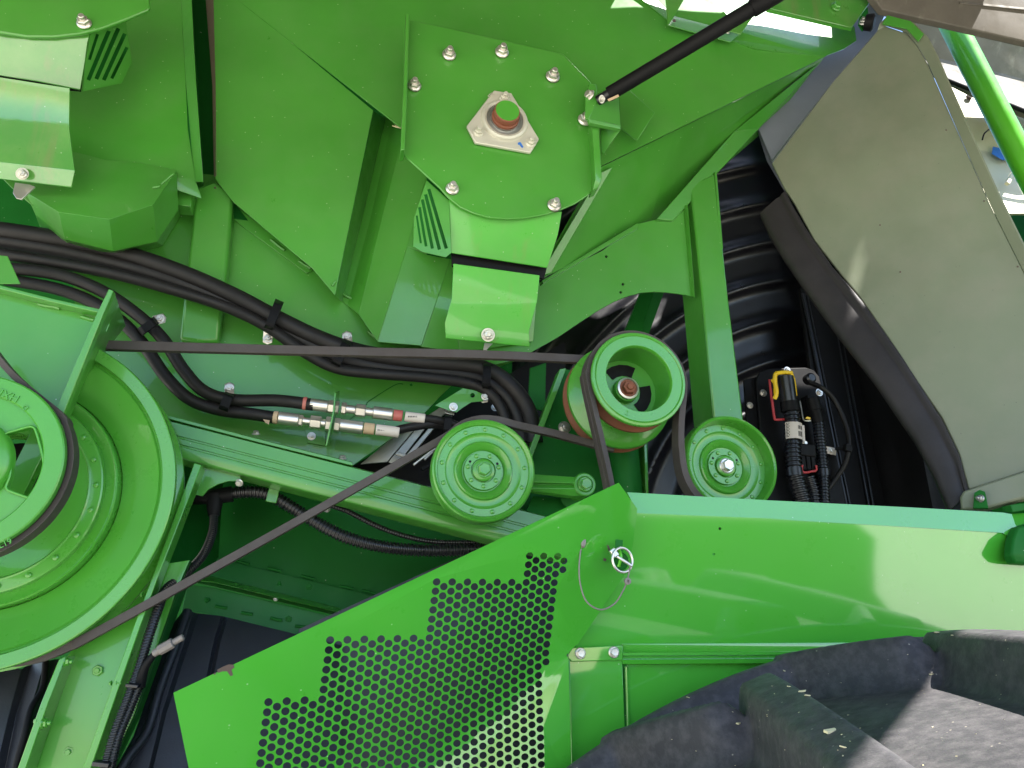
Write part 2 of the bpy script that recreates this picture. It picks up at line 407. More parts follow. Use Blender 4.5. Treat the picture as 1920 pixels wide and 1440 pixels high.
sheet('hopper_facet', [(845, 486, 2.246), (1010, 510, 2.22), (1000, 640, 2.28), (862, 661, 2.291)], parent=body, th=.004)
# lower wall
def wallY(px, py): return 2.37
holed('lower_wall', [(120, 300), (420, 330), (640, 540), (780, 480), (960, 520), (1010, 560), (1040, 620), (990, 668), (905, 698), (862, 708), (826, 742), (795, 775), (748, 812), (704, 842), (662, 872), (300, 790), (150, 700)],
      [circ(771, 721, 3.2, 8), circ(858, 642, 4.0, 8)], 2.37, parent=body)
for a, b in (((600, 800), (660, 775)), ((700, 765), (748, 728))):
    pass
tube('weld_seam', [P(640, 801, 2.368), P(684, 762, 2.368), P(692, 752, 2.368), P(740, 722, 2.368), P(756, 720, 2.368)], .0014, 'shadegreen', body, 6)
# welded hem under the left panel
sheet('hem_strip', [(433, 383, 2.362), (586, 485, 2.362), (587, 506, 2.362), (575, 512, 2.362), (438, 412, 2.362)], parent=body, th=.006)
sheet('dark_recess', [(436, 345, 2.30), (442, 384, 2.36), (466, 414, 2.362), (438, 410, 2.36)], 'shadegreen', body, th=.003)
def weld(a, b, Y, rp=3.2, n=5, mat='green'):
    pts = []
    for i in range(n+1):
        t = i/n; pts.append(P(a[0]+(b[0]-a[0])*t+random.uniform(-.5, .5), a[1]+(b[1]-a[1])*t+random.uniform(-.7, .7), Y-.001))
    return tube('weld_bead', pts, R(a[0], a[1], Y, rp), mat, body, 8, per=3)
for a, b, Y in (((508, 450), (534, 470), 2.36), ((560, 489), (582, 504), 2.36), ((642, 550), (666, 565), 2.36), ((690, 622), (712, 640), 2.36), ((622, 536), (628, 528), 2.255)): weld(a, b, Y)
# gusset with the curved cut-out and its four bolt holes
arc = [(1302, 556), (1275, 551), (1250, 548), (1225, 547), (1200, 549), (1175, 556), (1150, 566), (1120, 583), (1085, 606), (1045, 633), (1000, 658), (960, 676), (900, 690), (850, 690)]
holed('gusset', [(835, 560), (1014, 529), (1130, 470), (1196, 420), (1233, 411), (1284, 384), (1290, 430)]+arc, [circ(1137, 481, 2.7, 10), circ(1168, 533, 2.7, 10), circ(1164, 548, 2.7, 10), circ(1014, 534, 1.8, 8)], 2.30, parent=body, th=.006, bevel=0)
gridsheet('gusset_lip', [[(1016, 526, 2.29), (1196, 418, 2.29)], [(1018, 531, 2.29), (1196, 428, 2.29)]], parent=body, th=.01)
gridsheet('gusset_lip', [[(1281, 385, 2.298), (1290, 384, 2.28)], [(1296, 552, 2.298), (1303, 557, 2.28)]], parent=body, th=.006)
# left hopper
gridsheet('left_hopper_wall', [
    [(-30, -60, 2.27), (250, -60, 2.29), (336, -60, 2.25)],
    [(-30, 150, 2.24), (248, 150, 2.26), (348, 150, 2.245)],
    [(-30, 300, 2.19), (235, 255, 2.245), (352, 240, 2.24)],
    [(30, 360, 2.15), (290, 330, 2.20), (366, 335, 2.235)],
    [(60, 385, 2.17), (300, 345, 2.215), (378, 372, 2.25)]], parent=body, th=.004)
gridsheet('hopper_cone', [
    [(20, 290, 2.20), (140, 285, 2.185), (198, 300, 2.18), (260, 305, 2.185), (330, 318, 2.20)],
    [(48, 360, 2.13), (110, 398, 2.085), (205, 411, 2.075), (287, 384, 2.095), (331, 320, 2.19)],
    [(66, 402, 2.22), (122, 448, 2.20), (212, 470, 2.19), (294, 452, 2.21), (334, 392, 2.24)],
    [(80, 440, 2.36), (140, 475, 2.36), (235, 480, 2.36), (304, 460, 2.36), (338, 405, 2.36)]], parent=body, th=.004, smooth=12)
gridsheet('left_wall_flange', [[(336, -60, 2.25), (356, -60, 2.20)], [(348, 150, 2.245), (367, 150, 2.195)], [(364, 340, 2.24), (381, 340, 2.19)]], parent=body, th=.005)
gridsheet('gap_wall', [[(354, -60, 2.42), (402, -60, 2.42)], [(372, 345, 2.42), (410, 345, 2.42)]], 'shadegreen', parent=body)
gridsheet('gap_wall', [[(354, -60, 2.205), (356, -60, 2.42)], [(380, 345, 2.195), (382, 345, 2.42)]], 'shadegreen', parent=body, th=.003)
gridsheet('seam_strip', [[(381, -60, 2.30), (399, -60, 2.283)], [(398, 160, 2.30), (404, 160, 2.286)], [(401, 330, 2.30), (406, 330, 2.293)]], 'seam', parent=body, th=.004)
for a, b, Y in (((286, 352), (300, 349), 2.09), ((302, 345), (326, 326), 2.12), ((240, 468), (282, 452), 2.30), ((296, 450), (303, 437), 2.32)): weld(a, b, Y, 2.4)
box('corner_block', P(348, 380, 2.30), .05, .06, .06, 'green', body)
# sloping box post on the left
po = gridsheet('support_post', [[(367, 352, 2.315), (402, 338, 2.315), (438, 362, 2.315)], [(352, 490, 2.315), (392, 490, 2.315), (426, 495, 2.315)], [(336, 636, 2.315), (372, 641, 2.315), (409, 640, 2.315)]], parent=body, th=.06, bevel=.010)
pbolt(po, 403, 352, 2.314, 2.2, 'rivet', 'gunk', name='hole_plug')
# right box post
gridsheet('support_post', [[(1294, 345, 2.29), (1341, 326, 2.29)], [(1317, 560, 2.27), (1366, 560, 2.27)], [(1340, 800, 2.25), (1396, 800, 2.25)]], parent=body, th=.16, bevel=.006)
gridsheet('support_post', [[(1280, 548, 2.44), (1318, 552, 2.276)], [(1306, 800, 2.44), (1340, 802, 2.258)]], 'shadegreen', parent=body, th=.004)  # post side in darkened paint that stands for its shade
gridsheet('post_flange', [[(1340, 322, 2.285), (1344, 322, 2.285)], [(1351, 466, 2.278), (1356, 466, 2.278)]], parent=body, th=.02)
# slanting brace behind the gusset
gridsheet('rear_brace', [[(1205, 540, 2.62), (1228, 540, 2.60), (1248, 540, 2.62)], [(1170, 628, 2.60), (1200, 628, 2.58), (1216, 628, 2.60)], [(1120, 740, 2.58), (1150, 740, 2.57), (1165, 740, 2.58)]], 'shadegreen', parent=body, th=.03)
# diagonal frame rail with shallow grooves
def rail(t, v, Y): # t along, v across
    x = 250+t*(1060-250); top = 771+(x-250)*.2535; bot = 838+(x-250)*.2600
    return (x, top+(bot-top)*v, Y)
rows = []
for v, Y in ((0, 2.13), (.03, 2.11), (.36, 2.108), (.38, 2.112), (.42, 2.112), (.44, 2.107), (.58, 2.106), (.60, 2.110), (.64, 2.110), (.66, 2.105), (.92, 2.102), (.97, 2.105), (1.0, 2.115), (1.08, 2.16)):
    rows.append([rail(t, v, Y) for t in (0, .25, .5, .75, 1.0)])
gridsheet('frame_rail', rows, parent=body, th=.05, bevel=0, smooth=50)
gridsheet('rail_top', [[(250, 764, 2.33), (660, 866, 2.33)], [(250, 772, 2.13), (660, 876, 2.13)]], parent=body, th=.004, d=Vector((0, 0, -.004)))
gridsheet('rail_lip', [[(296, 774, 2.12), (480, 822, 2.12), (661, 867, 2.12)], [(296, 780, 2.12), (480, 828, 2.12), (661, 873, 2.12)]], parent=body, th=.25, bevel=.001)
# hanger plate under the rail and dark interior
holed('hanger_plate', [(378, 868), (452, 888), (450, 902), (428, 902), (408, 908), (390, 918), (380, 930), (360, 926), (366, 896)], [], 2.14, parent=body, th=.006, bevel=.001)
gridsheet('interior_wall', [[(260, 830, 2.60), (920, 960, 2.62)], [(260, 1030, 2.58), (920, 1180, 2.60)]], 'shadegreen', parent=body)
gridsheet('interior_step', [[(300, 1012, 2.565), (400, 1045, 2.555), (760, 1132, 2.555)], [(300, 1080, 2.53), (400, 1100, 2.52), (740, 1180, 2.52)]], 'halfshadegreen', parent=body)
gridsheet('interior_side', [[(300, 860, 2.2), (420, 870, 2.58)], [(300, 1120, 2.2), (408, 1060, 2.56)]], 'shadegreen', parent=body)
for px, py in ((455, 1054), (514, 1068), (578, 1083), (650, 1101), (692, 1110)): weld((px-13, py-3), (px+13, py+3), 2.553, 2.6, 4, 'shadegreen')
gridsheet('edge_strip', [[(360, 1077, 2.46), (400, 1081, 2.46), (640, 1140, 2.46)], [(360, 1087, 2.40), (400, 1091, 2.40), (640, 1149, 2.40)]], 'glossgreen', parent=body, th=.05, bevel=.002)
gridsheet('lower_flange', [[(352, 1096, 2.44), (400, 1102, 2.44), (660, 1165, 2.44)], [(340, 1148, 2.42), (380, 1150, 2.42), (600, 1206, 2.42)]], 'halfshadegreen', parent=body, th=.006)
for px, py, r, k in ((389, 1127, 9, 'washer'), (541, 1162, 9, 'washer'), (580, 1100, 6, 'washer')): pbolt(body, px, py, 2.44 if k == 'washer' and py > 1110 else 2.46, r, k, 'shadegreen')
for px, py in ((416, 1138), (464, 1150), (519, 1161), (565, 1175)):
    weld((px-12, py-2), (px+10, py+2), 2.425, 3, 3, 'shadegreen')
pbolt(body, 523, 1098, 2.40, 5.5, 'stud', 'shadegreen', Vector((0, 0, 1))); pbolt(body, 517, 1123, 2.40, 5, 'cap', 'zinc', Vector((0, -.3, -1)))
# leaning frame upright bottom left
gridsheet('frame_upright', [[(205, 1120, 2.06), (300, 1075, 2.06)], [(122, 1236, 2.045), (262, 1158, 2.045)], [(30, 1460, 2.03), (150, 1460, 2.03)]], 'pulleygreen', parent=body, th=.01)
gridsheet('upright_flange', [[(110, 1236, 1.98), (124, 1230, 1.98)], [(76, 1320, 1.97), (90, 1320, 1.97)], [(26, 1460, 1.955), (42, 1460, 1.955)]], 'pulleygreen', parent=body, th=.07, bevel=.002)
gridsheet('upright_flange', [[(364, 868, 2.03), (378, 872, 2.03)], [(284, 1085, 2.0), (294, 1088, 2.0)], [(252, 1170, 1.99), (264, 1172, 1.99)], [(148, 1460, 1.965), (164, 1460, 1.965)]], 'pulleygreen', parent=body, th=.06, bevel=.002)
gridsheet('upright_face', [[(292, 1060, 2.07), (356, 1050, 2.07)], [(250, 1190, 2.06), (330, 1110, 2.06)], [(200, 1330, 2.05), (252, 1340, 2.05)], [(150, 1460, 2.04), (196, 1460, 2.04)]], 'pulleygreen', parent=body, th=.02)
gridsheet('upright_side', [[(356, 1052, 2.066), (366, 1060, 2.3)], [(330, 1112, 2.056), (344, 1120, 2.3)], [(252, 1342, 2.046), (262, 1345, 2.3)], [(196, 1462, 2.036), (206, 1462, 2.3)]], 'shadegreen', parent=body, th=.004)
for px, py, r in ((185, 1257, 13), (131, 1409, 14)): pbolt(body, px, py, 2.045, r, 'washer', 'pulleygreen')
SIDE = Vector((1, -.15, .05))
for px, py, Y, r in ((122, 1241, 1.99, 10), (80, 1356, 1.975, 11)): pbolt(body, px, py, Y, r, 'stud', 'pulleygreen', SIDE)
for px, py, Y, r in ((72, 1352, 1.975, 9), (209, 1281, 1.985, 5)): pbolt(body, px, py, Y, r, 'cap', 'pulleygreen', -SIDE)
pbolt(body, 219, 1281, 1.985, 6, 'stud', 'pulleygreen', SIDE); pbolt(body, 268, 1115, 2.0, 6, 'cap', 'pulleygreen', -SIDE)
# left upper support bracket
sheet('bracket_web', [(-30, 532, 1.885), (186, 582, 1.89), (170, 640, 1.89), (108, 782, 1.88), (96, 800, 1.88), (-30, 800, 1.88)], parent=body, th=.006)
gridsheet('bracket_flange', [[(-30, 527, 1.85), (100, 560, 1.85), (187, 579, 1.85)], [(-30, 534, 1.85), (100, 567, 1.85), (187, 587, 1.85)]], parent=body, th=.05, bevel=.002)
gridsheet('bracket_flange', [[(204, 541, 1.815), (213, 545, 1.815)], [(182, 586, 1.82), (193, 590, 1.82)], [(96, 786, 1.82), (114, 790, 1.82)]], parent=body, th=.02, bevel=.002)
sheet('bracket_side', [(213, 545, 1.825), (235, 610, 2.16), (200, 655, 2.16), (165, 700, 1.93), (128, 788, 1.90), (113, 790, 1.825)], parent=body, th=.004)
sheet('bracket_tab', [(-30, 475, 2.10), (14, 480, 2.10), (38, 532, 2.10), (-30, 532, 2.10)], parent=body)
for a, b, Y in (((72, 570), (112, 578), 1.886), ((152, 594), (176, 600), 1.889)): weld(a, b, Y, 4, 4)
weld((206, 600), (198, 622), 1.93, 2.5, 5)
# support plate behind the double pulley and the tensioner
sheet('pulley_support_plate', [(1060, 692, 2.27), (1100, 700, 2.27), (1214, 800, 2.27), (1216, 935, 2.27), (1100, 1010, 2.27), (960, 1000, 2.27), (985, 862, 2.27)], 'shadegreen', parent=body, th=.008)
gridsheet('support_edge', [[(1050, 692, 2.22), (1062, 690, 2.22)], [(984, 866, 2.22), (994, 868, 2.22)]], parent=body, th=.05)
gridsheet('support_edge', [[(1207, 818, 2.18), (1212, 818, 2.18)], [(1212, 940, 2.17), (1217, 940, 2.17)]], 'pulleygreen', parent=body, th=.08)
tube('support_drum', [P(1168, 830, 2.2), P(1175, 900, 2.2), P(1180, 960, 2.2)], R(1170, 880, 2.2, 26), 'shadegreen', body, 32)
gridsheet('inner_plate', [[(994, 690, 2.48), (1024, 680, 2.48)], [(990, 760, 2.48), (1022, 772, 2.48)]], 'shadegreen', parent=body, th=.01)
# the machine behind everything: closed back, with unseen roof and blocks added against light
box('hull_back', Vector((-.2, 4.4, 1.8)), 7.5, .05, 5.4, 'shadegreen', body)
box('hull_roof', Vector((-.8, 3.35, 4.47)), 5.4, 2.1, .05, 'shadegreen', body)
box('light_block_right', Vector((4.8, 2.6, 1.4)), 2.4, 3.6, 5.2, 'shadegreen', body, bevel=.05)  # unseen box added to block light from the right
sheet('sun_block_plate', [Vector((-2.6, 2.29, 4.05)), Vector((1.9, 2.29, 4.14)), Vector((1.9, 2.29, 4.46)), Vector((-2.6, 2.29, 4.46))], 'shadegreen', body, th=.006, bevel=0)  # unseen plate added to stop sun slipping in under the roof
sheet('sun_block_plate', [Vector((1.98, 2.42, 3.9)), Vector((1.98, 3.4, 3.9)), Vector((1.98, 3.4, 4.46)), Vector((1.98, 2.42, 4.46))], 'shadegreen', body, d=Vector((.006, 0, 0)), bevel=0)  # second unseen plate added to keep sun out of the interior
# ================================================================== bearing plates with their studs
bp = thing('bearing_plate', 'large green eight-bolt bearing plate with a rusty shaft end through its middle', 'bearing plate', (940, 250, 2.0), 'bearing plates on the hopper')
arcb = [(1118, 352), (1100, 368), (1078, 382), (1050, 394), (1020, 403), (985, 409), (950, 411), (915, 408), (888, 400), (862, 388), (840, 370), (824, 352)]
sheet('plate', [(766, 36, 2.0), (800, 44, 2.0), (938, 74, 2.0), (1056, 101, 2.0), (1108, 154, 2.0), (1120, 330, 2.0)]+arcb+[(756, 290, 2.0), (752, 282, 2.0)], parent=bp, th=.008, bevel=.0025)
gridsheet('side_flange', [[(761, 25, 1.955), (768, 26, 1.955)], [(757, 160, 1.95), (764, 160, 1.95)], [(751, 282, 1.95), (759, 280, 1.95)]], parent=bp, th=.06, bevel=.002)
gridsheet('side_flange', [[(1104, 158, 1.965), (1117, 158, 1.965)], [(1113, 280, 1.96), (1126, 290, 1.96)], [(1116, 336, 1.962), (1129, 334, 1.962)], [(1112, 356, 1.975), (1122, 352, 1.975)]], parent=bp, th=.05, bevel=.002)
for px, py in ((842, 103), (941, 98), (1036, 144), (777, 161), (1096, 225), (848, 354), (1039, 385)): pbolt(bp, px, py, 1.995, 12.5, 'stud')
for px, py in ((842, 103), (941, 98), (1036, 144), (777, 161), (848, 354), (1039, 385)):
    lathe('washer', P(px, py+1.5, 2.0), [(R(px, py, 2, 12), -.002), (R(px, py, 2, 12), .003)], 'gunk', bp, 20)
fb = thing('flange_bearing', 'pale cast three-bolt flange bearing around the rusty shaft end', 'bearing', (947, 225, 1.99))
tri = [(926, 169), (959, 174), (1011, 260), (995, 286), (891, 267), (875, 236)]
sheet('flange', [(x, y, 1.985) for x, y in tri], 'castmetal', fb, th=.012, bevel=.003)
c = P(946, 226, 1.985); k = R(946, 226, 1.985, 1)
lathe('housing', c, [(44*k, 0), (42*k, .008), (38*k, .011), (34*k, .009), (33*k, -.004), (27*k, -.006)], 'castmetal', fb)
lathe('inner_race', c, [(33*k, .001), (33*k, .006), (29*k, .007), (28.5*k, .004), (26*k, .005), (26*k, .012), (23*k, .012), (23*k, 0)], 'steel', fb, cap='none')
for px, py in ((946, 185), (897, 248), (995, 268)): pbolt(fb, px, py, 1.985, 10, 'stud', 'castmetal')
sheet('paint_mark', [(971, 267.5, 1.983), (975.5, 266, 1.983), (981.5, 275, 1.983), (979, 277.5, 1.983), (974.5, 271, 1.983), (971.5, 271.5, 1.983)], 'blue', fb, th=.001, bevel=0)
text('lettering', 'FBJ', P(920.5, 179, 1.984), R(920, 178, 1.985, 9.5), rad(-52), 'castmetal', fb, .0008)
sh = thing('drive_shaft', 'rusty shaft stub with a green painted end inside the flange bearing', 'shaft', c)
lathe('shaft', c, [(25*k, -.03), (25*k, .022), (23.6*k, .024), (22*k, .024), (22*k, .029), (23*k, .031), (23*k, .047), (21*k, .05), (.002, .05)], 'rustshaft', sh, 48)
lathe('end_cap', c, [(21.4*k, .0495), (21*k, .0515), (.001, .0515)], 'pulleygreen', sh, 48)
bp2 = thing('bearing_plate', 'rounded green plate end with one stud cut off by the top left of the view', 'bearing plate', (80, 20, 1.98), 'bearing plates on the hopper')
sheet('plate', [(-40, -60, 1.97), (279, -60, 1.97), (281, 14, 1.97), (276, 19, 1.97), (235, 36, 1.97), (190, 53, 1.97), (150, 63, 1.97), (100, 68.5, 1.97), (50, 68, 1.97), (0, 60, 1.97), (-40, 50, 1.97)], parent=bp2, th=.012, bevel=.004)
pbolt(bp2, 158, 44, 1.967, 14.5, 'stud')

stw = thing('straw', 'short yellow straw caught at the left edge of the large bearing plate', 'straw', (745, 238, 2.19))
tube('stalk', [(736, 236, 2.195), (746, 239, 2.185), (754, 241, 2.19)], .0016, 'straw', stw, 6)
tube('stalk', [(740, 234, 2.193), (748, 239, 2.186)], .0010, 'straw', stw, 6)
# ================================================================== outlet guards under the two bearing plates
def guard(label, cover, louver, slats, flapL, flapR, gap, bolt_at, mat, foot):
    t = thing('outlet_guard', label, 'guard', cover[-1], 'outlet guards below the bearing plates')
    sheet('cover', cover, mat, t, th=.004, bevel=.0015)
    sheet('gap_shade', gap, 'matteplastic', t, th=.01, bevel=0)  # black sheet stands for the shade in the gap
    holes = []
    for (x0, y0, x1, y1, wd) in slats:
        d = Vector((x1-x0, y1-y0)); d.normalize(); nx, ny = -d.y*wd, d.x*wd
        holes.append([(x0-nx, y0-ny), (x1-nx, y1-ny), (x1+nx, y1+ny), (x0+nx, y0+ny)])
    pl = plane3(*louver[:3]) if len(louver) > 3 else plane3(*louver)
    def Yf(px, py): return PP(px, py, pl).y
    sheet('louver_shade', [P(p[0], p[1], p[2]+.035) for p in louver], 'shadegreen', t, th=.003, bevel=0)  # dark sheet added so the slots look shaded
    holed('louver_panel', [(p[0], p[1]) for p in louver], holes, Yf, 'green', t, th=.003)
    gridsheet('flap', list(zip(flapL, flapR)) and [[a, ((a[0]+b[0])/2, (a[1]+b[1])/2, (a[2]+b[2])/2), b] for a, b in zip(flapL, flapR)], mat, t, th=.004, bevel=.0015)
    px, py, Y = bolt_at
    pbolt(t, px, py, Y, 11, 'washer', 'castmetal', Vector((0, -1, -.25)), 'washer'); pbolt(t, px, py, Y-.005, 9, 'cap', 'zinc', Vector((0, -1, -.1)))
    sheet('fastener_tail', foot, 'zinc', t, th=.006, bevel=.001)
    return t
guard('dusty green outlet guard right of the hopper, its flap above the long belt',
      [(842, 372, 2.02), (905, 400, 2.015), (985, 404, 2.015), (1054, 396, 2.02), (1046, 440, 2.04), (1026, 502, 2.085), (936, 488, 2.08), (846, 474, 2.075)],
      [(800, 338, 2.035), (842, 376, 2.025), (846, 474, 2.045), (836, 482, 2.09), (792, 472, 2.16), (775, 462, 2.18), (776, 410, 2.14)],
      [(796, 360, 778, 404, 1.0), (800, 356, 828, 440, 0.1)] and [(804, 354, 837, 466, 3.2), (798, 364, 824, 468, 3.2), (792, 374, 811, 466, 3.0), (786.5, 388, 799, 462, 2.6), (781.5, 404, 789, 456, 2.0)],
      [(850, 494, 2.03), (847, 560, 2.06), (834, 606, 2.075), (836, 634, 2.10)],
      [(1012, 516, 2.03), (1007, 566, 2.06), (992, 622, 2.075), (993, 650, 2.10)],
      [(846, 470, 2.095), (1026, 500, 2.105), (1020, 522, 2.11), (848, 498, 2.10)], (915, 628, 2.075), 'flapgreen',
      [(909, 642, 2.09), (924, 644, 2.09), (914, 654, 2.08), (908, 674, 2.07), (904, 673, 2.07), (907, 652, 2.08)])
guard('pale dusty green outlet guard at the left edge below the cut-off plate',
      [(-40, 45, 2.0), (50, 70, 1.985), (110, 70, 1.985), (170, 61, 1.99), (164, 80, 1.995), (158, 120, 2.015), (150, 168, 2.05), (70, 152, 2.05), (-40, 134, 2.05)],
      [(170, 62, 1.988), (236, 40, 2.08), (247, 116, 2.13), (228, 155, 2.12), (156, 170, 2.048), (159, 120, 2.018)],
      [(183, 63, 167, 112, 3.2), (204, 57, 165, 150, 4.4), (222, 52, 180, 148, 4.4), (234, 62, 194, 150, 4.2), (238, 88, 209, 147, 3.6)],
      [(-40, 138, 1.985), (-40, 224, 2.03), (-40, 300, 2.03), (-40, 330, 2.055)],
      [(131, 165, 1.985), (130, 244, 2.03), (140, 320, 2.035), (134, 351, 2.06)],
      [(-40, 128, 2.06), (152, 146, 2.065), (150, 168, 2.07), (-40, 150, 2.07)], (42, 326, 2.03), 'guardgreen',
      [(28, 342, 2.05), (56, 346, 2.05), (66, 350, 2.04), (40, 374, 2.03), (30, 371, 2.03), (24, 362, 2.04)])

# ================================================================== gas strut and its bracket
br = thing('strut_bracket', 'bent green bracket holding the lower end of the black gas strut', 'bracket', (1130, 230, 1.95))
sheet('tab', [(1106, 157, 1.93), (1118, 158, 1.93), (1120, 192, 1.93), (1104, 224, 1.93), (1098, 222, 1.93), (1098, 180, 1.93)], parent=br, th=.008, bevel=.002)
gridsheet('web', [[(1119, 186, 1.93), (1160, 184, 1.99)], [(1103, 223, 1.93), (1164, 239, 1.97)]], parent=br, th=.006)
gridsheet('lip', [[(1103, 222, 1.925), (1163, 236, 1.955)], [(1106, 230, 1.93), (1163, 242, 1.958)]], parent=br, th=.015)
sheet('gusset', [(1163, 238, 1.96), (1164, 243, 1.965), (1132, 287, 2.02), (1128, 285, 2.02), (1126, 232, 2.0)], parent=br, th=.006)
sheet('rear_tab', [(1160, 150, 2.09), (1180, 168, 2.07), (1228, 211, 2.03), (1195, 263, 2.05), (1163, 240, 2.09)], parent=br, th=.006, bevel=.002)
pbolt(br, 1106, 179, 1.93, 10, 'cap', 'zinc', Vector((-1, -.6, .1)))
st = thing('gas_strut', 'long black gas strut running up from its bracket to the top right', 'strut', (1130, 185, 1.92))
a, b = P(1126, 186, 1.93), P(1412, 15, 1.62); d = (b-a).normalized(); r0 = R(1126, 186, 1.93, 12.5)
tube('cylinder', [a+d*.03, a+d*.2, b], r0, 'matteplastic', st, 28)
tube('end_fitting', [a-d*.012, a+d*.04], r0*.72, 'plastic', st, 20)
lathe('collar', b, [(r0*1.12, -.004), (r0*1.18, 0), (r0*1.18, .1), (r0*1.05, .11)], 'matteplastic', st, 28, d)
tube('rod', [b+d*.1, b+d*.5], r0*.6, 'rustshaft', st, 20)
sheet('sticker', [P(1139, 186, 1.90), P(1159, 177, 1.885), P(1161, 181, 1.885), P(1142, 190, 1.90)], 'beige', st, th=.001, bevel=0)
pbolt(st, 1128, 186, 1.91, 6, 'washer', 'zinc', Vector((.6, -1, -.6)))

# ================================================================== top right: hinge bracket, ledge panel, knob, raised panel
hb = thing('hinge_bracket', 'open green channel bracket on the sunlit ledge behind the strut', 'bracket', (1310, 50, 2.07))
sheet('base', [(1252, 47, 2.075), (1264, 30, 2.09), (1388, 62, 2.09), (1370, 79, 2.075)], parent=hb, th=.004)
sheet('tab', [(1247, -14, 2.05), (1290, -14, 2.05), (1264, 31, 2.05), (1253, 47, 2.05)], 'guardgreen', hb, th=.005)
sheet('tab', [(1368, 58, 2.05), (1389, 64, 2.05), (1420, 20, 2.05), (1400, 10, 2.05)], 'guardgreen', hb, th=.005)
pbolt(hb, 1264, 39, 2.074, 3, 'rivet', 'gunk'); pbolt(hb, 1364, 60, 2.072, 4, 'cap', 'zinc')
lp = thing('ledge_panel', 'dusty green overhanging ledge panel with one painted bolt at the top', 'panel', (1530, 20, 2.02))
sheet('panel', [(1436, 14, 2.03), (1400, -60, 2.02), (1660, -60, 2.02), (1640, -10, 2.02), (1627, 11, 2.02), (1597, 52, 2.03)], 'guardgreen', lp, th=.006, bevel=.002)
gridsheet('hem', [[(1436, 15, 2.034), (1597, 53, 2.034)], [(1438, 22, 2.045), (1596, 58, 2.045)]], parent=lp, th=.004)
pbolt(lp, 1567, 13, 2.022, 8, 'cap', 'pulleygreen')
kn = thing('rubber_bumper', 'small round black rubber bumper on a stud above the grey door', 'bumper', (1630, 46, 2.0))
dd = Vector((.75, -.5, -.35)).normalized()
lathe('buffer', P(1622, 42, 2.0), [(.004, -.004), (R(1630, 46, 2, 12), 0), (R(1630, 46, 2, 13), .028), (R(1630, 46, 2, 10), .034), (.003, .034)], 'matteplastic', kn, 24, dd)
pbolt(kn, 1618, 42, 1.995, 6, 'stud', 'steel', Vector((-.5, -.8, .1)))
sheet('mount', [(1614, 20, 2.03), (1627, 12, 2.03), (1630, 40, 2.03), (1618, 58, 2.03), (1610, 46, 2.03)], 'shadegreen', kn, th=.006)
rp = thing('raised_side_panel', 'dusty brown underside of the raised side panel along the top right edge', 'panel', Vector((1.6, 1.4, 3.7)))
gridsheet('skin', [[(1636, -80, 1.93), (1790, -80, 1.9), (2100, -80, 1.85)], [(1632, -12, 1.96), (1790, 4, 1.93), (2100, 40, 1.88)], [(1655, 18, 1.985), (1780, 45, 1.96), (2100, 118, 1.9)]], 'dusty', rp, th=.03, bevel=.004)
gridsheet('seam', [[(1800, 2, 1.925), (2000, 22, 1.89)], [(1800, 6, 1.925), (2000, 26, 1.89)]], 'dusty', rp, th=.008)
def cz(x, y): return Vector((x, y, 4.32-(2.02-y)*.39))
CANOPY_AT = None
tg = thing('guard_rail_tube', 'bright green sunlit tube slanting down at the right edge', 'tube', (1850, 180, 2.3))
tube('tube', [(1782, 40, 2.36), (1850, 172, 2.36), (1960, 385, 2.36)], R(1850, 170, 2.36, 17.5), 'brightgreen', tg, 28)
dh = thing('dark_hood', 'dark dusty moulded hood seen behind the slanting green tube', 'hood', (1800, 110, 2.8))
gridsheet('moulding', [[(1690, 30, 2.62), (1790, 40, 2.62), (1990, 88, 2.62)], [(1720, 100, 2.72), (1850, 130, 2.72), (2000, 170, 2.72)], [(1760, 140, 2.70), (1860, 178, 2.68), (2000, 230, 2.66)], [(1780, 150, 2.66), (1860, 190, 2.64), (2000, 242, 2.62)]], 'dusty', dh, th=.03, smooth=60)
tube('rim', [P(1770, 148, 2.63), P(1850, 180, 2.61), P(2000, 240, 2.6)], .012, 'matteplastic', dh)
pm = thing('pale_engine_cover', 'pale dusty metal cover glimpsed between the grey door and the green tube', 'cover', (1880, 300, 3.0))
gridsheet('skin', [[(1770, 150, 2.9), (1860, 190, 2.85), (2000, 240, 2.8)], [(1790, 215, 2.86), (1880, 240, 2.83), (2000, 290, 2.75)], [(1820, 280, 2.9), (1900, 290, 2.86), (2000, 330, 2.8)], [(1850, 400, 2.75), (1930, 400, 2.75), (2000, 420, 2.75)]], 'pale', pm, th=.02)
sheet('blue_tag', [(1862, 275, 2.84), (1905, 282, 2.82), (1908, 296, 2.82), (1880, 300, 2.82), (1860, 288, 2.84)], 'blue', pm, th=.002, bevel=0)
bar('lug', (1888, 345, 2.74), (1906, 312, 2.75), .02, .02, 'pale', pm)
tube('cable', [(1858, 240, 2.8), (1846, 250, 2.8), (1842, 262, 2.8)], .004, 'matteplastic', pm)
pbolt(pm, 1816, 183, 2.86, 5, 'rivet', 'gunk')

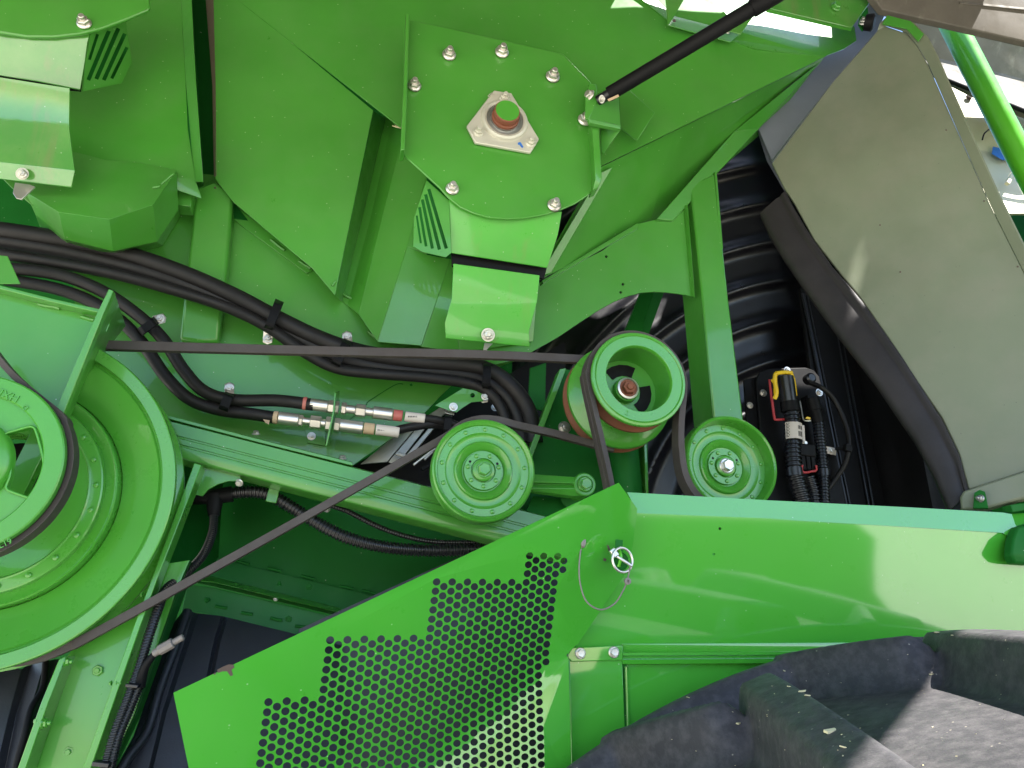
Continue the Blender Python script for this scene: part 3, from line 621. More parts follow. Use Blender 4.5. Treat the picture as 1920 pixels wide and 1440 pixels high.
# ================================================================== grey door on the right and its black seal
DP = plane3((1447, 303, 2.22), (1690, 45, 1.93), (1815, 915, 1.80))
def D(px, py, off=0.):
    v = PP(px, py, DP); n = DP[1] if DP[1].y < 0 else -DP[1]; return v+n*off
dn = -(DP[1] if DP[1].y < 0 else -DP[1])
door = thing('hinged_door', 'large grey-green composite door hanging open at the right', 'door', D(1700, 900))
left = [(1447, 306), (1470, 352), (1490, 382), (1527, 450), (1590, 530), (1612, 556), (1668, 637), (1720, 717), (1766, 782), (1798, 850), (1816, 918)]
bot = [(1850, 908), (1935, 880), (2000, 860)]
inner_r = [(2000, 700), (1925, 520), (1860, 390), (1800, 255), (1740, 120), (1720, 85), (1700, 62), (1660, 48), (1650, 52)]
sheet('inner_skin', [D(x, y) for x, y in left+bot+inner_r+[(1560, 155)]], 'door', door, d=dn*.02, bevel=.004)
ri, ro = [(1645, 58), (1662, 48), (1700, 60), (1722, 88), (1742, 122), (1800, 255), (1860, 390), (1925, 520), (2000, 700)], [(1650, 50), (1664, 36), (1712, 50), (1738, 78), (1756, 112), (1812, 240), (1872, 372), (1935, 500), (2010, 660)]
gridsheet('edge_flange', [[D(x, y, .001) for x, y in ri], [D(x, y, .016) for x, y in ro], [D(x+3, y-2, .014) for x, y in ro], [D(x+5, y-3, -.01) for x, y in ro]], 'door', door, d=dn*.004, smooth=50)
gridsheet('corner_flange', [[D(1655, 52, .02), D(1664, 37, .023)], [D(1700, 61, .02), D(1708, 48, .023)], [D(1722, 85, .02), D(1732, 72, .023)]], 'green', door, d=dn*.006)
gridsheet('edge_flange', [[D(1650, 52, 0.002), D(1642, 60, -.03)], [D(1560, 155, 0.002), D(1545, 168, -.03)], [D(1449, 304, 0.002), D(1444, 292, -.03)]], 'slate', door, d=dn*.004)
gridsheet('bottom_rail', [[D(1800, 938, .03), D(1806, 926, .03), D(1935, 884, .03), D(2000, 864, .03)], [D(1802, 960, .03), D(1850, 958, .03), D(1925, 938, .03), D(2000, 916, .03)]], 'door', door, d=dn*.04, bevel=.006)
hp = sheet('hinge_plate', [D(1826, 934, .05), D(1836, 928, .05), D(1846, 932, .05), D(1852, 962, .05), D(1824, 962, .05)], 'shadegreen', door, d=dn*.012)
bolt(door, D(1838, 945, .052), .011, 'stud', 'steel', Vector((-1, -.2, .1)))
for px, py in ((1650, 422), (1688, 510), (1845, 377), (1908, 500), (1774, 244)): bolt(door, D(px, py, .0), .0032, 'rivet', 'gunk', name='rivet')
sl_in = [(1424, 402), (1440, 437), (1467, 482), (1510, 545), (1572, 630), (1642, 720), (1677, 772), (1715, 827), (1750, 892), (1778, 960)]
sl_out = [(1474, 360), (1486, 386), (1512, 430), (1560, 500), (1618, 566), (1690, 668), (1735, 738), (1772, 798), (1800, 856), (1818, 925)]
rws = []
for t, o in ((0, -.012), (.04, .002), (.2, .007), (.66, .009), (.74, .004), (.80, .004), (.84, .010), (.96, .010), (1.0, .003)):
    rws.append([D(a[0]+(b[0]-a[0])*t, a[1]+(b[1]-a[1])*t, o) for a, b in zip(sl_in, sl_out)])
sealo = thing('door_seal', 'curved black rubber seal along the lower left edge of the grey door', 'seal', D(1600, 620))
gridsheet('strip', rws, 'seal', sealo, d=dn*.012, smooth=60, bevel=0)
sd = thing('slate_side_panel', 'narrow slate grey panel between the green hopper and the door', 'panel', (1500, 200, 2.28))
gridsheet('face', [[(1560, -40, 2.33), (1690, -40, 2.3)], [(1585, 60, 2.32), (1642, 66, 2.27)], [(1520, 125, 2.33), (1556, 165, 2.30)], [(1420, 236, 2.36), (1449, 302, 2.34)]], 'slate', sd, th=.01)
gridsheet('return', [[(1420, 236, 2.36), (1449, 302, 2.34)], [(1440, 300, 2.5), (1475, 360, 2.5)]], 'slate', sd, th=.01)

# unseen roof sheet of the raised panel, outline and hole cut to shape sun patches
def onroof(p):
    t = (4.32-(2.02-p.y)*.39-p.z)/(SUN.z-.39*SUN.y); return p+SUN*t
roof_o = [(-3.6, 2.60), (1.05, 2.60), (1.05, 1.93), (2.02, 1.93), (2.02, 2.45), (2.45, 2.45), (2.50, 1.75), (4.1, 1.75), (4.1, .75), (3.4, .62), (2.53, .55), (1.59, -.15), (1.39, -.30), (-3.6, -.30)]
gap = [onroof(D(x, y)) for x, y in ((1614, 438), (1617, 480), (1624, 500), (1611, 552), (1604, 575), (1608, 601), (1598, 622), (1572, 630), (1580, 605), (1583, 578), (1590, 528))]
v_, f_ = cdt([Vector(p) for p in roof_o]+[Vector((p.x, p.y)) for p in gap], [(i, (i+1) % 14) for i in range(14)]+[(14+i, 14+(i+1) % 11) for i in range(11)], [14, 11])
vs, fs = solid([cz(p.x, p.y) for p in v_], [list(t) for t in f_], Vector((0, 0, .012)))
mesh('skin', vs, fs, 'dusty', rp, 0, 30)

# ================================================================== black ribbed fender liner and side panel behind
tk = thing('ribbed_liner', 'glossy black fender liner with curved ribs behind the right post', 'fender liner', (1400, 900, 2.9))
CX, CY = 1530, 1000
def ribY(px, py):
    dx, dy = px-CX, py-CY; r = math.hypot(dx, dy*1.0); ph = ((r-664)/73.5) % 1.0
    z = math.exp(-((ph-.5)/.14)**2)
    f = min(1, max(0, (1488-px+.25*(py-400))/50.)); f = f*f*(3-2*f)
    return 2.82-.034*z*f + (1-f)*.02 - .00012*(1400-px)*0
nx, ny = 130, 190; vs = []; fs = []
for j in range(ny+1):
    for i in range(nx+1):
        px = 960+(1680-960)*i/nx; py = 150+(1000-150)*j/ny; vs.append(P(px, py, ribY(px, py)))
for j in range(ny):
    for i in range(nx): a = j*(nx+1)+i; fs.append((a, a+1, a+nx+2, a+nx+1))
mesh('moulding', vs, fs, 'plastic', tk, 0, 60)
sp = thing('black_side_panel', 'flat black inner panel with two vertical channels beside the seal', 'panel', (1640, 900, 2.62))
sheet('panel', [(1500, 540, 2.66), (1560, 560, 2.66), (1860, 800, 2.60), (1860, 1010, 2.60), (1560, 1010, 2.60)], 'matteplastic', sp, th=.02)
for a, b in (((1508, 550), (1592, 960)), ((1574, 632), (1636, 962))):
    for o in (-4.2, 4.2): tube('channel_bead', [(a[0]+o, a[1], 2.652), (b[0]+o, b[1], 2.592)], .0048, 'plastic', sp, 10)
sheet('channel_bed', [(1508-4, 550, 2.655), (1508+4, 550, 2.655), (1592+4, 962, 2.595), (1592-4, 962, 2.595)], 'plastic', sp, th=.004, bevel=0)

sheet('light_block_plate', [Vector((2.08, 2.34, 1.0)), Vector((2.08, 3.3, 1.0)), Vector((2.08, 3.3, 4.3)), Vector((2.08, 2.38, 4.3))], 'matteplastic', sp, d=Vector((.02, 0, 0)), bevel=0)  # unseen plate added behind the door to darken the ribs' reflections
# ================================================================== electrical plate with plugs
ep = thing('connector_plate', 'black mounting plate with rounded top carrying the plugs', 'mounting plate', (1480, 900, 2.52))
sheet('plate', [(1440, 960, 2.50), (1420, 740, 2.54), (1418, 712, 2.54), (1424, 698, 2.54), (1440, 691, 2.54), (1510, 689, 2.54), (1526, 694, 2.54), (1536, 706, 2.54), (1545, 740, 2.54), (1590, 960, 2.50)], 'matteplastic', ep, th=.012, bevel=.003)
sheet('side_tab', [(1395, 712, 2.56), (1420, 706, 2.56), (1446, 960, 2.54), (1412, 960, 2.54)], 'matteplastic', ep, th=.01)
for px, py, r in ((1476, 694, 5), (1431, 737, 5.5), (1536, 736, 5.5), (1450, 845, 4.5), (1406, 760, 5)): pbolt(ep, px, py, 2.535, r, 'washer', 'zinc')
def conduit(label, pts, rpx, Y, extra=None):
    t = thing('corrugated_conduit', label, 'conduit', pts[-1] if len(pts[-1]) == 3 else (*pts[-1], Y), 'black corrugated conduits')
    tube('sleeve', [p if len(p) == 3 else (*p, Y) for p in pts], R(pts[0][0], pts[0][1], Y, rpx), 'corrugated', t, 20, pitch=R(pts[0][0], pts[0][1], Y, max(5, rpx*.55)), depth=.2)
    return t
q = conduit('thick black conduit below the yellow clip with a pale printed label', [(1484, 770), (1486, 800), (1487, 840), (1490, 880), (1496, 905), (1512, 960)], 13, 2.46)
stack('plug_body', (1473, 706, 2.45), (1482, 772, 2.46), [('plug_body', 0, .75, R(1480, 740, 2.46, 13), 'plastic', 20), ('plug_collar', .72, 1.0, R(1480, 740, 2.46, 15), 'matteplastic', 20)], q)
lab = []
for i in range(9):
    a = -1.35+2.7*i/8; lab.append(a)
ra = R(1487, 810, 2.45, 15.5); L0, L1 = P(1485.5, 795.5, 2.46), P(1487, 826, 2.46); dxl = (L1-L0).normalized(); xl = Vector((1, 0, 0)); yl = dxl.cross(xl).normalized(); xl = yl.cross(dxl)
yl = yl if yl.y < 0 else -yl
def cyl(u, a, rr): return L0.lerp(L1, u)+xl*(rr*math.sin(a))+yl*(rr*math.cos(a))
gridsheet('printed_label', [[cyl(u, a, ra) for a in lab]+[cyl(u, 1.35, ra)+xl*.012] for u in (0, 1)], 'label', q, d=Vector((0, .0008, 0)), bevel=0)
for k in range(10):
    u0 = .06+k*.09; gridsheet('print_line', [[cyl(u, a, ra*1.012) for a in ((-1.25, -.95) if k % 2 else (-1.25, -.85))] for u in (u0, u0+.05)], 'ink', q, d=Vector((0, .0005, 0)), bevel=0)
for k, (a0, a1) in enumerate(((.05, .12), (.18, .32), (.40, .46), (.52, .66))):
    for u0, u1 in ((.2, .42), (.55, .85)): gridsheet('print_line', [[cyl(u, a, ra*1.012) for a in (a0, a1)] for u in (u0, u1)], 'ink', q, d=Vector((0, .0005, 0)), bevel=0)
tube('tape_band', [P(1489, 878, 2.46), P(1491, 893, 2.46)], R(1490, 885, 2.46, 14), 'plastic', q, 16)
yc = thing('yellow_clip', 'yellow locking lever over the thick black plug', 'clip', (1470, 720, 2.44))
for p in ([(1452, 748, 2.45), (1456, 736, 2.44), (1453, 716, 2.44), (1454, 702, 2.435), (1458, 700, 2.43)], [(1455, 700, 2.43), (1470, 698, 2.425), (1484, 699, 2.43)], [(1482, 699, 2.43), (1487, 712, 2.44), (1491, 742, 2.46)]):
    tube('lever', p, R(1470, 700, 2.44, 3.6), 'yellow', yc, 8)
sheet('lever_plate', [(1446, 712, 2.445), (1456, 704, 2.44), (1457, 724, 2.44), (1450, 718, 2.445)], 'yellow', yc, th=.006)
sheet('end_loop', [(1451, 728, 2.44), (1458, 728, 2.44), (1460, 742, 2.44), (1456, 749, 2.44), (1452, 742, 2.44)], 'yellow', yc, th=.005)
rc = thing('red_clip', 'thin red locking frame left of the thick plug', 'clip', (1455, 785, 2.48))
tube('frame', [(1443, 712, 2.47), (1446, 740, 2.47), (1452, 784, 2.47)], R(1450, 750, 2.47, 2.2), 'red', rc, 8)
tube('frame', [(1452, 784, 2.47), (1455, 787, 2.47), (1472, 786, 2.47)], R(1450, 750, 2.47, 2.2), 'red', rc, 8)
q2 = conduit('second black conduit running up to an angled plug right of the label', [(1534, 790), (1537, 820), (1541, 860), (1544, 900), (1546, 960)], 9.5, 2.48)
stack('plug_body', (1521, 746, 2.47), (1534, 792, 2.48), [('plug_body', 0, .5, R(1525, 760, 2.47, 12), 'matteplastic', 12), ('plug_collar', .45, 1, R(1525, 760, 2.47, 10), 'matteplastic', 16)], q2)
bar('plug_block', (1514, 744, 2.50), (1520, 782, 2.50), .035, .05, 'matteplastic', q2)
tube('tape_band', [P(1543, 880, 2.48), P(1544, 893, 2.48)], R(1543, 885, 2.48, 11), 'plastic', q2, 14)
tube('latch_wire', [(1500, 752, 2.48), (1506, 784, 2.48), (1511, 789, 2.48), (1520, 789, 2.48)], .0028, 'steel', q2, 6)
sheet('latch', [(1510, 784, 2.465), (1514, 781, 2.465), (1520, 783, 2.465), (1519, 787, 2.465)], 'yellow', q2, th=.004, bevel=0)
cb = thing('plug_cable', 'thin black cable looping right from a round plug down to the conduits', 'cable', (1510, 720, 2.48))
tube('cable', [(1520, 718, 2.45), (1540, 727, 2.47), (1560, 745, 2.48), (1577, 775, 2.48), (1589, 810, 2.47), (1591, 840, 2.46), (1584, 870, 2.47), (1565, 900, 2.49), (1548, 922, 2.5)], R(1550, 740, 2.47, 4.2), 'rubber', cb, 10)
lathe('round_plug', P(1513, 713, 2.47), [(.003, 0), (.021, .002), (.021, .03), (.014, .036), (.002, .036)], 'plastic', cb, 20)
tube('plug_neck', [(1513, 714, 2.445), (1524, 719, 2.445), (1536, 725, 2.46)], .0075, 'matteplastic', cb, 12)
bar('bracket_tab', (1558, 838.5, 2.5), (1558, 852, 2.5), R(1558, 845, 2.5, 19), .004, 'label', cb); pbolt(cb, 1558, 845, 2.497, 4.5, 'cap')
bar('cable_clip', (1590, 834, 2.455), (1589, 847, 2.455), R(1590, 840, 2.46, 12), .02, 'matteplastic', cb); bar('clip_arm', (1566, 841, 2.48), (1586, 841, 2.465), .012, .012, 'matteplastic', cb)
rl = thing('relay_plug', 'black square relay with a red lock tab between the two conduits', 'relay', (1511, 880, 2.47))
bar('relay_body', (1509, 834, 2.46), (1511, 858, 2.46), R(1510, 850, 2.46, 30), .04, 'matteplastic', rl, .006)
for o in (-9, 0, 9): bar('relay_prong', (1511+o, 856, 2.46), (1514+o, 882, 2.46), R(1510, 850, 2.46, 7), .03, 'matteplastic', rl)
tube('lock_tab', [(1504, 872, 2.44), (1504, 883, 2.44), (1509, 886, 2.44), (1521, 884, 2.44), (1530, 882, 2.44), (1530, 873, 2.44)], R(1510, 880, 2.44, 2.0), 'red', rl, 8)
pbolt(rl, 1509, 831, 2.46, 4.5, 'cap')
conduit('short black conduit running down behind the red lock tab', [(1516, 895), (1526, 925), (1530, 965)], 11, 2.50)
# ================================================================== big sheave and front pulley at the left edge
SY = 1.94
bs = thing('drive_sheave', 'huge green belt sheave with a ring of rivets at the left edge', 'sheave', (-24, 917, SY))
c = P(-24, 917, SY); k = R(150, 917, SY, 1)
lathe('disc', c, [(352*k, -.115), (352*k, -.10), (328*k, -.078), (328*k, -.040), (352*k, -.016), (352.5*k, -.006), (351*k, -.001), (349*k, 0), (326*k, -.002), (323*k, -.016), (320*k, -.018), (316*k, -.014), (300*k, -.024), (236*k, -.060), (234*k, -.066), (232*k, -.034), (229*k, -.030), (226*k, -.032), (208*k, -.040), (206*k, -.026), (203*k, -.024), (183*k, -.024), (180*k, -.022), (176*k, -.030), (128*k, -.036), (125*k, -.10)], 'glossgreen', bs, 128, smooth=24, cap='none')
lathe('hub_shade', c, [(130*k, -.16), (126*k, -.20), (.001, -.20)], 'matteplastic', bs, 48)  # black disc stands for the shade seen through the window
bar('strut', P(84, 812, 1.98), P(16, 950, 1.98), .05, .03, 'pulleygreen', bs)
rc0 = c+FRONT*(-.024)
for i in range(22):
    a = rad(16.4*i+6); bolt(bs, rc0+Vector((math.cos(a), 0, math.sin(a)))*(193*k), 6.2*k, 'rivet', 'pulleygreen', name='rivet')
TY = 1.76
tp = thing('spoked_pulley', 'light green cast pulley with a window opening and raised lettering at far left', 'pulley', (-72, 868, TY))
c = P(-72, 868, TY); k = R(60, 868, TY, 1)
n0 = [(v.x, v.z) for v in [c+Vector((math.cos(t), 0, math.sin(t)))*(186*k) for t in [2*math.pi*i/96 for i in range(96)]]]
win = []
def rnd(pts, r, n=5):
    out = []; m = len(pts)
    for i in range(m):
        p, a, b = (Vector(pts[i]), Vector(pts[i-1]), Vector(pts[(i+1) % m])); da, db = (a-p), (b-p)
        rr = min(r, da.length*.45, db.length*.45); s, e = p+da.normalized()*rr, p+db.normalized()*rr
        for q in range(n+1):
            t = q/n; w0 = s.lerp(p, t).lerp(p.lerp(e, t), t); out.append((w0.x, w0.y))
    return out
wpx = rnd([(4, 814), (64, 797), (76, 836), (83, 868), (80, 900), (66, 938), (8, 917), (20, 892), (20, 852)], 12)
w3 = [P(x, y, TY) for x, y in wpx]; wins = []
for i in range(3):
    R3 = Matrix.Rotation(rad(120*i), 3, 'Y'); wins.append([c+R3 @ (v-c) for v in w3])
pts = []; ed = []
for lp3 in [[Vector((a, 0, b)) for a, b in n0]]+wins:
    s = len(pts); pts += [Vector((v.x, v.z)) for v in lp3]; ed += [(s+i, s+(i+1) % len(lp3)) for i in range(len(lp3))]
v, f = cdt(pts, ed, [len(n0)]+[len(x) for x in wins])
fr = [Vector((q.x, TY+.006, q.y)) for q in v]; vs, fs = solid(fr, [list(x) for x in f], Vector((0, .014, 0)))
mesh('web', vs, fs, 'castgreen', tp, 0, 30)
lathe('rim', c, [(150*k, .004+.0-.012), (150*k, .002), (153*k, .005), (188*k, .005), (191*k, .003), (192*k, -.004), (192*k, -.010), (182*k, -.02), (182*k, -.05), (192*k, -.06), (150*k, -.06)], 'castgreen', tp, 128, smooth=25, closed=True)
lathe('hub', c, [(96*k, -.008), (94*k, .008), (88*k, .016), (60*k, .022), (40*k, .03), (10*k, .03)], 'castgreen', tp, 72, smooth=50)
for w4 in wins:
    tube('window_bead', w4+[w4[0]], .0030, 'castgreen', tp, 8, per=1, caps=False)
text('lettering', 'HXE2', P(10, 739, TY-.006), R(10, 740, TY, 24), rad(200), 'castgreen', tp, .0016)
text('lettering', 'D', P(48, 764, TY-.006), R(48, 764, TY, 15), rad(222), 'castgreen', tp, .0016)
text('lettering', '0L19', P(6, 1021, TY-.006), R(6, 1021, TY, 17), rad(-30), 'castgreen', tp, .0016)
fbelt = thing('drive_belt', 'black belt wrapped around the spoked pulley at far left', 'belt', (60, 1000, TY+.05), 'drive belts')
cb2 = c+Vector((0, .035, 0)); rb = 192*k+.004
pp = [P(-25, 640, TY+.035), P(30, 708, TY+.035)]
for i in range(19):
    a = rad(38-i*8); pp.append(cb2+Vector((math.cos(a), 0, math.sin(a)))*rb)
strap('belt', pp, .040, .014, 'belt', fbelt, 4)

# ================================================================== idler pulleys
def idler(label, px, py, Y, rpx, deep, hub, center_bolt, dm='pulleygreen'):
    t = thing('idler_pulley', label, 'idler pulley', (px, py, Y), 'flat idler pulleys')
    c = P(px, py, Y); k = R(px, py, Y, rpx)
    lathe('disc', c, [(k*.93, -.055), (k*1.0, -.05), (k, -.010), (k*.985, -.003), (k*.955, 0), (k*.925, -.004), (k*.895, -.5*deep), (k*.875, -deep), (k*.74, -deep), (k*.71, -deep-.004), (k*.67, -deep-.006), (k*.575, -deep-.004), (k*.555, -deep+.002), (k*.53, -deep+.004), (k*.44, -deep-.004), (k*.40, -deep-.012), (k*.385, -deep-.012), (k*.37, -deep-.002), (k*.24, -deep-.002), (k*.225, -deep-.006), (k*.12, -deep-.006)], dm, t, 96, smooth=28)
    for i in range(13):
        a = 2*math.pi*i/13+.1; bolt(t, c+Vector((math.cos(a), 0, math.sin(a)))*(k*.805)+Vector((0, deep+.001, 0)), k*.045, 'rivet', 'pulleygreen', name='rivet')
    for i in range(7):
        a = 2*math.pi*i/7+.25; bolt(t, c+Vector((math.cos(a), 0, math.sin(a)))*(k*.305)+Vector((0, deep+.002, 0)), k*.045, 'rivet', 'pulleygreen', name='rivet')
    for i in range(3):
        a = 2*math.pi*i/3-1.6; lathe('vent_hole', c+Vector((math.cos(a), 0, math.sin(a)))*(k*.305)+Vector((0, deep+.0025, 0)), [(k*.026, 0), (k*.026, .0008), (.0002, .0008)], 'matteplastic', t, 12)
    lathe('hub', c, [(k*.215, -deep-.006), (k*.21, -deep+.004), (k*.18, -deep+.007), (k*.15, -deep+.007), (k*.14, -deep+.002), (.002, -deep+.002)], hub, t, 48, smooth=40)
    bolt(t, c+Vector((0, deep-.004, 0)), k*.165, 'cap', center_bolt)
    return c, k
i1c, i1k = idler('riveted green idler pulley pressing on the long belt, its centre bolt painted green', 908, 880, 1.93, 96, .012, 'pulleygreen', 'pulleygreen')
i2c, i2k = idler('deeper dished idler pulley beside the shield lip with a bare steel centre bolt', 1374, 868, 1.93, 84, .044, 'glossgreen', 'zinc', 'glossgreen')
ta = thing('tensioner_arm', 'cast green tensioner arm between the left idler and its pivot boss', 'arm', (1097, 908, 2.1))
gridsheet('arm', [[(960, 884, 2.08), (1000, 889, 2.07), (1076, 894, 2.05), (1100, 890, 2.05)], [(960, 902, 2.07), (1000, 904, 2.06), (1076, 906, 2.04), (1100, 906, 2.04)], [(960, 907, 2.085), (1000, 908, 2.075), (1076, 909, 2.055), (1100, 909, 2.05)], [(960, 915, 2.07), (1000, 915, 2.06), (1076, 916, 2.04), (1100, 916, 2.04)], [(960, 920, 2.08), (1000, 920, 2.07), (1070, 930, 2.055), (1095, 930, 2.05)]], 'castgreen', ta, th=.04, bevel=.004)
c = P(1097, 908, 2.04); k = R(1097, 908, 2.04, 1)
lathe('pivot_boss', c, [(21*k, -.10), (21*k, -.003), (19*k, 0), (15*k, 0), (14*k, -.004), (4*k, -.004)], 'castgreen', ta, 40); bolt(ta, c, 14*k, 'cap', 'pulleygreen')
tube('pivot_shaft', [P(1075, 930, 2.12), P(1075, 930, 2.25)], 24*k, 'shadegreen', ta, 32)
gridsheet('arm_foot', [[(1000, 930, 2.16), (1100, 940, 2.16)], [(960, 1010, 2.13), (1090, 1010, 2.13)]], 'shadegreen', ta, th=.02)

# ================================================================== double pulley
FY = 1.85
dp = thing('double_pulley', 'deep hollow green double pulley with rusty grooves in the middle', 'pulley', (1199, 709, FY))
c = P(1199, 709, FY); k = R(1199, 709, FY, 1)
lathe('front_rim', c, [(60*k, -.012), (61*k, -.002), (62*k, 0), (79*k, 0), (80.5*k, -.0025), (82*k, 0), (86*k, -.001), (87.5*k, -.005), (87.5*k, -.012), (84*k, -.016)], 'pulleygreen', dp, cap='none', n=96, smooth=30)
lathe('bore', cap='last', c=c, prof=[(61*k, -.004), (63*k, -.02), (64*k, -.06), (62*k, -.10), (60*k, -.118), (20*k, -.12)], mat='castgreen', parent=dp, n=96, smooth=40)
lathe('front_groove', c, [(84*k, -.015), (72*k, -.024), (72*k, -.030), (78*k, -.036), (72*k, -.042), (72*k, -.050), (84*k, -.062), (87*k, -.066), (87*k, -.074), (82*k, -.080)], 'rust', dp, cap='none', n=96, smooth=25)
lathe('rear_wheel', c, [(82*k, -.078), (70*k, -.086), (72*k, -.135), (78*k, -.142), (90*k, -.150), (98*k, -.156), (101*k, -.16), (102*k, -.170), (99*k, -.176)], 'pulleygreen', dp, cap='none', n=96, smooth=30)
lathe('rear_groove', c, [(99*k, -.175), (86*k, -.186), (86*k, -.196), (100*k, -.208), (102*k, -.212), (102*k, -.218), (60*k, -.22)], 'rust', dp, 96, smooth=25)
hc = c+FRONT*(-.118)
lathe('hub', hc, [(24*k, 0), (23*k, .02), (21*k, .022), (4*k, .022)], 'castgreen', dp, 40)
lathe('hub_ring', hc, [(20.5*k, .02), (20.5*k, .030), (17*k, .032), (16*k, .026), (15*k, .026)], 'zinc', dp, cap='none', n=40); bolt(dp, hc+FRONT*.024, 15*k, 'washer', 'rustshaft')
for i in range(3):
    a = rad(40+120*i); q0 = hc+Vector((math.cos(a), 0, math.sin(a)))*(18*k); q1 = hc+Vector((math.cos(a), 0, math.sin(a)))*(62*k)
    a += rad(60); qm = hc+Vector((math.cos(a), 0, math.sin(a)))*(42*k)+FRONT*-.0015
    ring_ = lambda rr_, n_: [hc+Vector((math.cos(a+rad(q_)), 0, math.sin(a+rad(q_))))*(rr_*k)+FRONT*.0015 for q_ in n_]
    sheet('web_opening', ring_(30, (-38, -20, 0, 20, 38))+ring_(52, (36, 18, 0, -18, -36)), 'matteplastic', dp, th=.001, bevel=0)
text('lettering', '2', c+Vector((-27*k, -.001, -66*k)), 12*k, 0.4, 'castgreen', dp, .001)

# ================================================================== long belts
B1Y = c.y+.191
rc = P(1199, 709, FY); rcen = Vector((rc.x, B1Y, rc.z))
lb = thing('drive_belt', 'long thin dark belt crossing the picture from the big sheave over the left idler', 'belt', (500, 655, B1Y), 'drive belts')
strap('belt', [P(180, 648, B1Y-.02), P(640, 660, B1Y), P(900, 666, B1Y), P(1100, 675, B1Y)], .022, R(600, 660, B1Y, 17), 'belt', lb, 4)
strap('belt', [P(-60, 1238, 1.985), P(20, 1242, 1.985), P(80, 1232, 1.985), P(130, 1212, 1.985), P(182, 1186, 1.985), P(500, 1010, 2.0), P(760, 863, 2.0), P(835, 820, 2.0), P(866, 797, 2.0), P(900, 787, 2.0), P(935, 789, 2.0), P(968, 798, 2.0), P(1040, 814, 2.01), P(1110, 833, B1Y), P(1150, 842, B1Y)], .024, R(600, 960, 2.0, 15), 'belt', lb, 6)
wb = thing('drive_belt', 'wide double-ribbed dark belt hanging from the hollow pulley down behind the shield', 'belt', (1135, 900, 1.9), 'drive belts')
BY = FY+.042; cw = Vector((c.x, BY, c.z)); rb = 89.5*k
pth = [P(1152, 985, BY), P(1140, 900, BY)]
t0 = P(1150, 985, BY)
for i in range(13):
    a = rad(188-i*16); pth.append(cw+Vector((math.cos(a), 0, math.sin(a)))*rb)
pth += [P(1271, 800, BY), P(1272, 850, BY), P(1280, 895, BY), P(1300, 930, BY), P(1330, 955, BY)]
strap('belt', pth, .056, .016, 'belt', wb, 6, ribs=2)

# ================================================================== hydraulic hoses, fittings and clamps
def hose(label, pts, rpx, Y, group='black hydraulic hoses'):
    t = thing('hydraulic_hose', label, 'hose', (pts[0][0], pts[0][1], Y), group)
    tube('hose', [p if len(p) == 3 else (*p, Y) for p in pts], R(pts[len(pts)//2][0], pts[len(pts)//2][1], Y, rpx), 'rubber', t, 18); return t
hose('uppermost thick black hose sweeping down from the left edge', [(-40, 427), (100, 447), (220, 472), (340, 512), (440, 556), (520, 598), (600, 636), (680, 662), (780, 678), (880, 686), (930, 702), (968, 735), (992, 775), (1003, 830)], 16.5, 2.26)
hose('second thick black hose directly under the uppermost one', [(-40, 446), (110, 470), (240, 500), (350, 535), (440, 572), (510, 606), (590, 650), (650, 676), (740, 693), (840, 700), (905, 712), (945, 742), (968, 780), (980, 830)], 15, 2.275)
hose('thinner black hose bowing below the two thick ones', [(-40, 470), (100, 492), (220, 515), (340, 548), (430, 578), (500, 612), (570, 660), (630, 690), (700, 700), (800, 708), (890, 722), (930, 750), (950, 790)], 11, 2.25)
h4 = hose('black hose ending in the upper silver coupling with the red band', [(10, 502), (110, 515), (190, 545), (255, 588), (305, 635), (345, 695), (385, 735), (440, 750), (520, 751), (588, 759)], 12.5, 2.24)
h5 = hose('black hose ending in the lower silver coupling with the beige band', [(10, 524), (100, 540), (170, 565), (228, 603), (272, 650), (310, 705), (355, 748), (410, 768), (470, 776), (520, 784)], 12.5, 2.255)
z = R(650, 770, 2.24, 1)
stack('fitting', (568, 756, 2.24), (800, 786, 2.235), [('colour_band', 0, .03, 12.6*z, 'redband', 20), ('crimp_sleeve', .055, .20, 11.5*z, 'zinc', 20), ('hex_nut', .20, .285, 13*z, 'zinc', 6), ('hex_nut', .305, .345, 12*z, 'zinc', 6), ('tube_neck', .34, .42, 8*z, 'zinc', 16), ('hex_nut', .42, .50, 12.5*z, 'zinc', 6), ('tube_neck', .49, .57, 8*z, 'zinc', 16), ('crimp_sleeve', .56, .72, 12*z, 'zinc', 20), ('colour_band', .725, .80, 11*z, 'redband', 20), ('paper_sleeve', .82, .985, 10*z, 'label', 20)], h4)
stack('fitting', (510, 782, 2.24), (752, 811, 2.235), [('colour_band', .01, .045, 12*z, 'beige', 20), ('crimp_sleeve', .05, .205, 12*z, 'zinc', 20), ('hex_nut', .205, .235, 11*z, 'zinc', 6), ('tube_neck', .23, .30, 7*z, 'zinc', 16), ('hex_nut', .29, .375, 12.5*z, 'zinc', 6), ('tube_neck', .37, .41, 8*z, 'zinc', 16), ('hex_nut', .41, .455, 14*z, 'zinc', 6), ('hex_nut', .475, .52, 13.5*z, 'zinc', 6), ('crimp_sleeve', .52, .70, 12*z, 'zinc', 20), ('colour_band', .705, .79, 11*z, 'beige', 20), ('paper_sleeve', .80, .985, 10.5*z, 'label', 20)], h5)
tube('hose_tail', [(778, 783, 2.236), (820, 788, 2.24), (860, 800, 2.26), (890, 830, 2.3)], 8.5*z, 'rubber', h4, 14)
tube('hose_tail', [(735, 809, 2.236), (775, 800, 2.24), (815, 796, 2.25), (870, 805, 2.3)], 8.5*z, 'rubber', h5, 14)
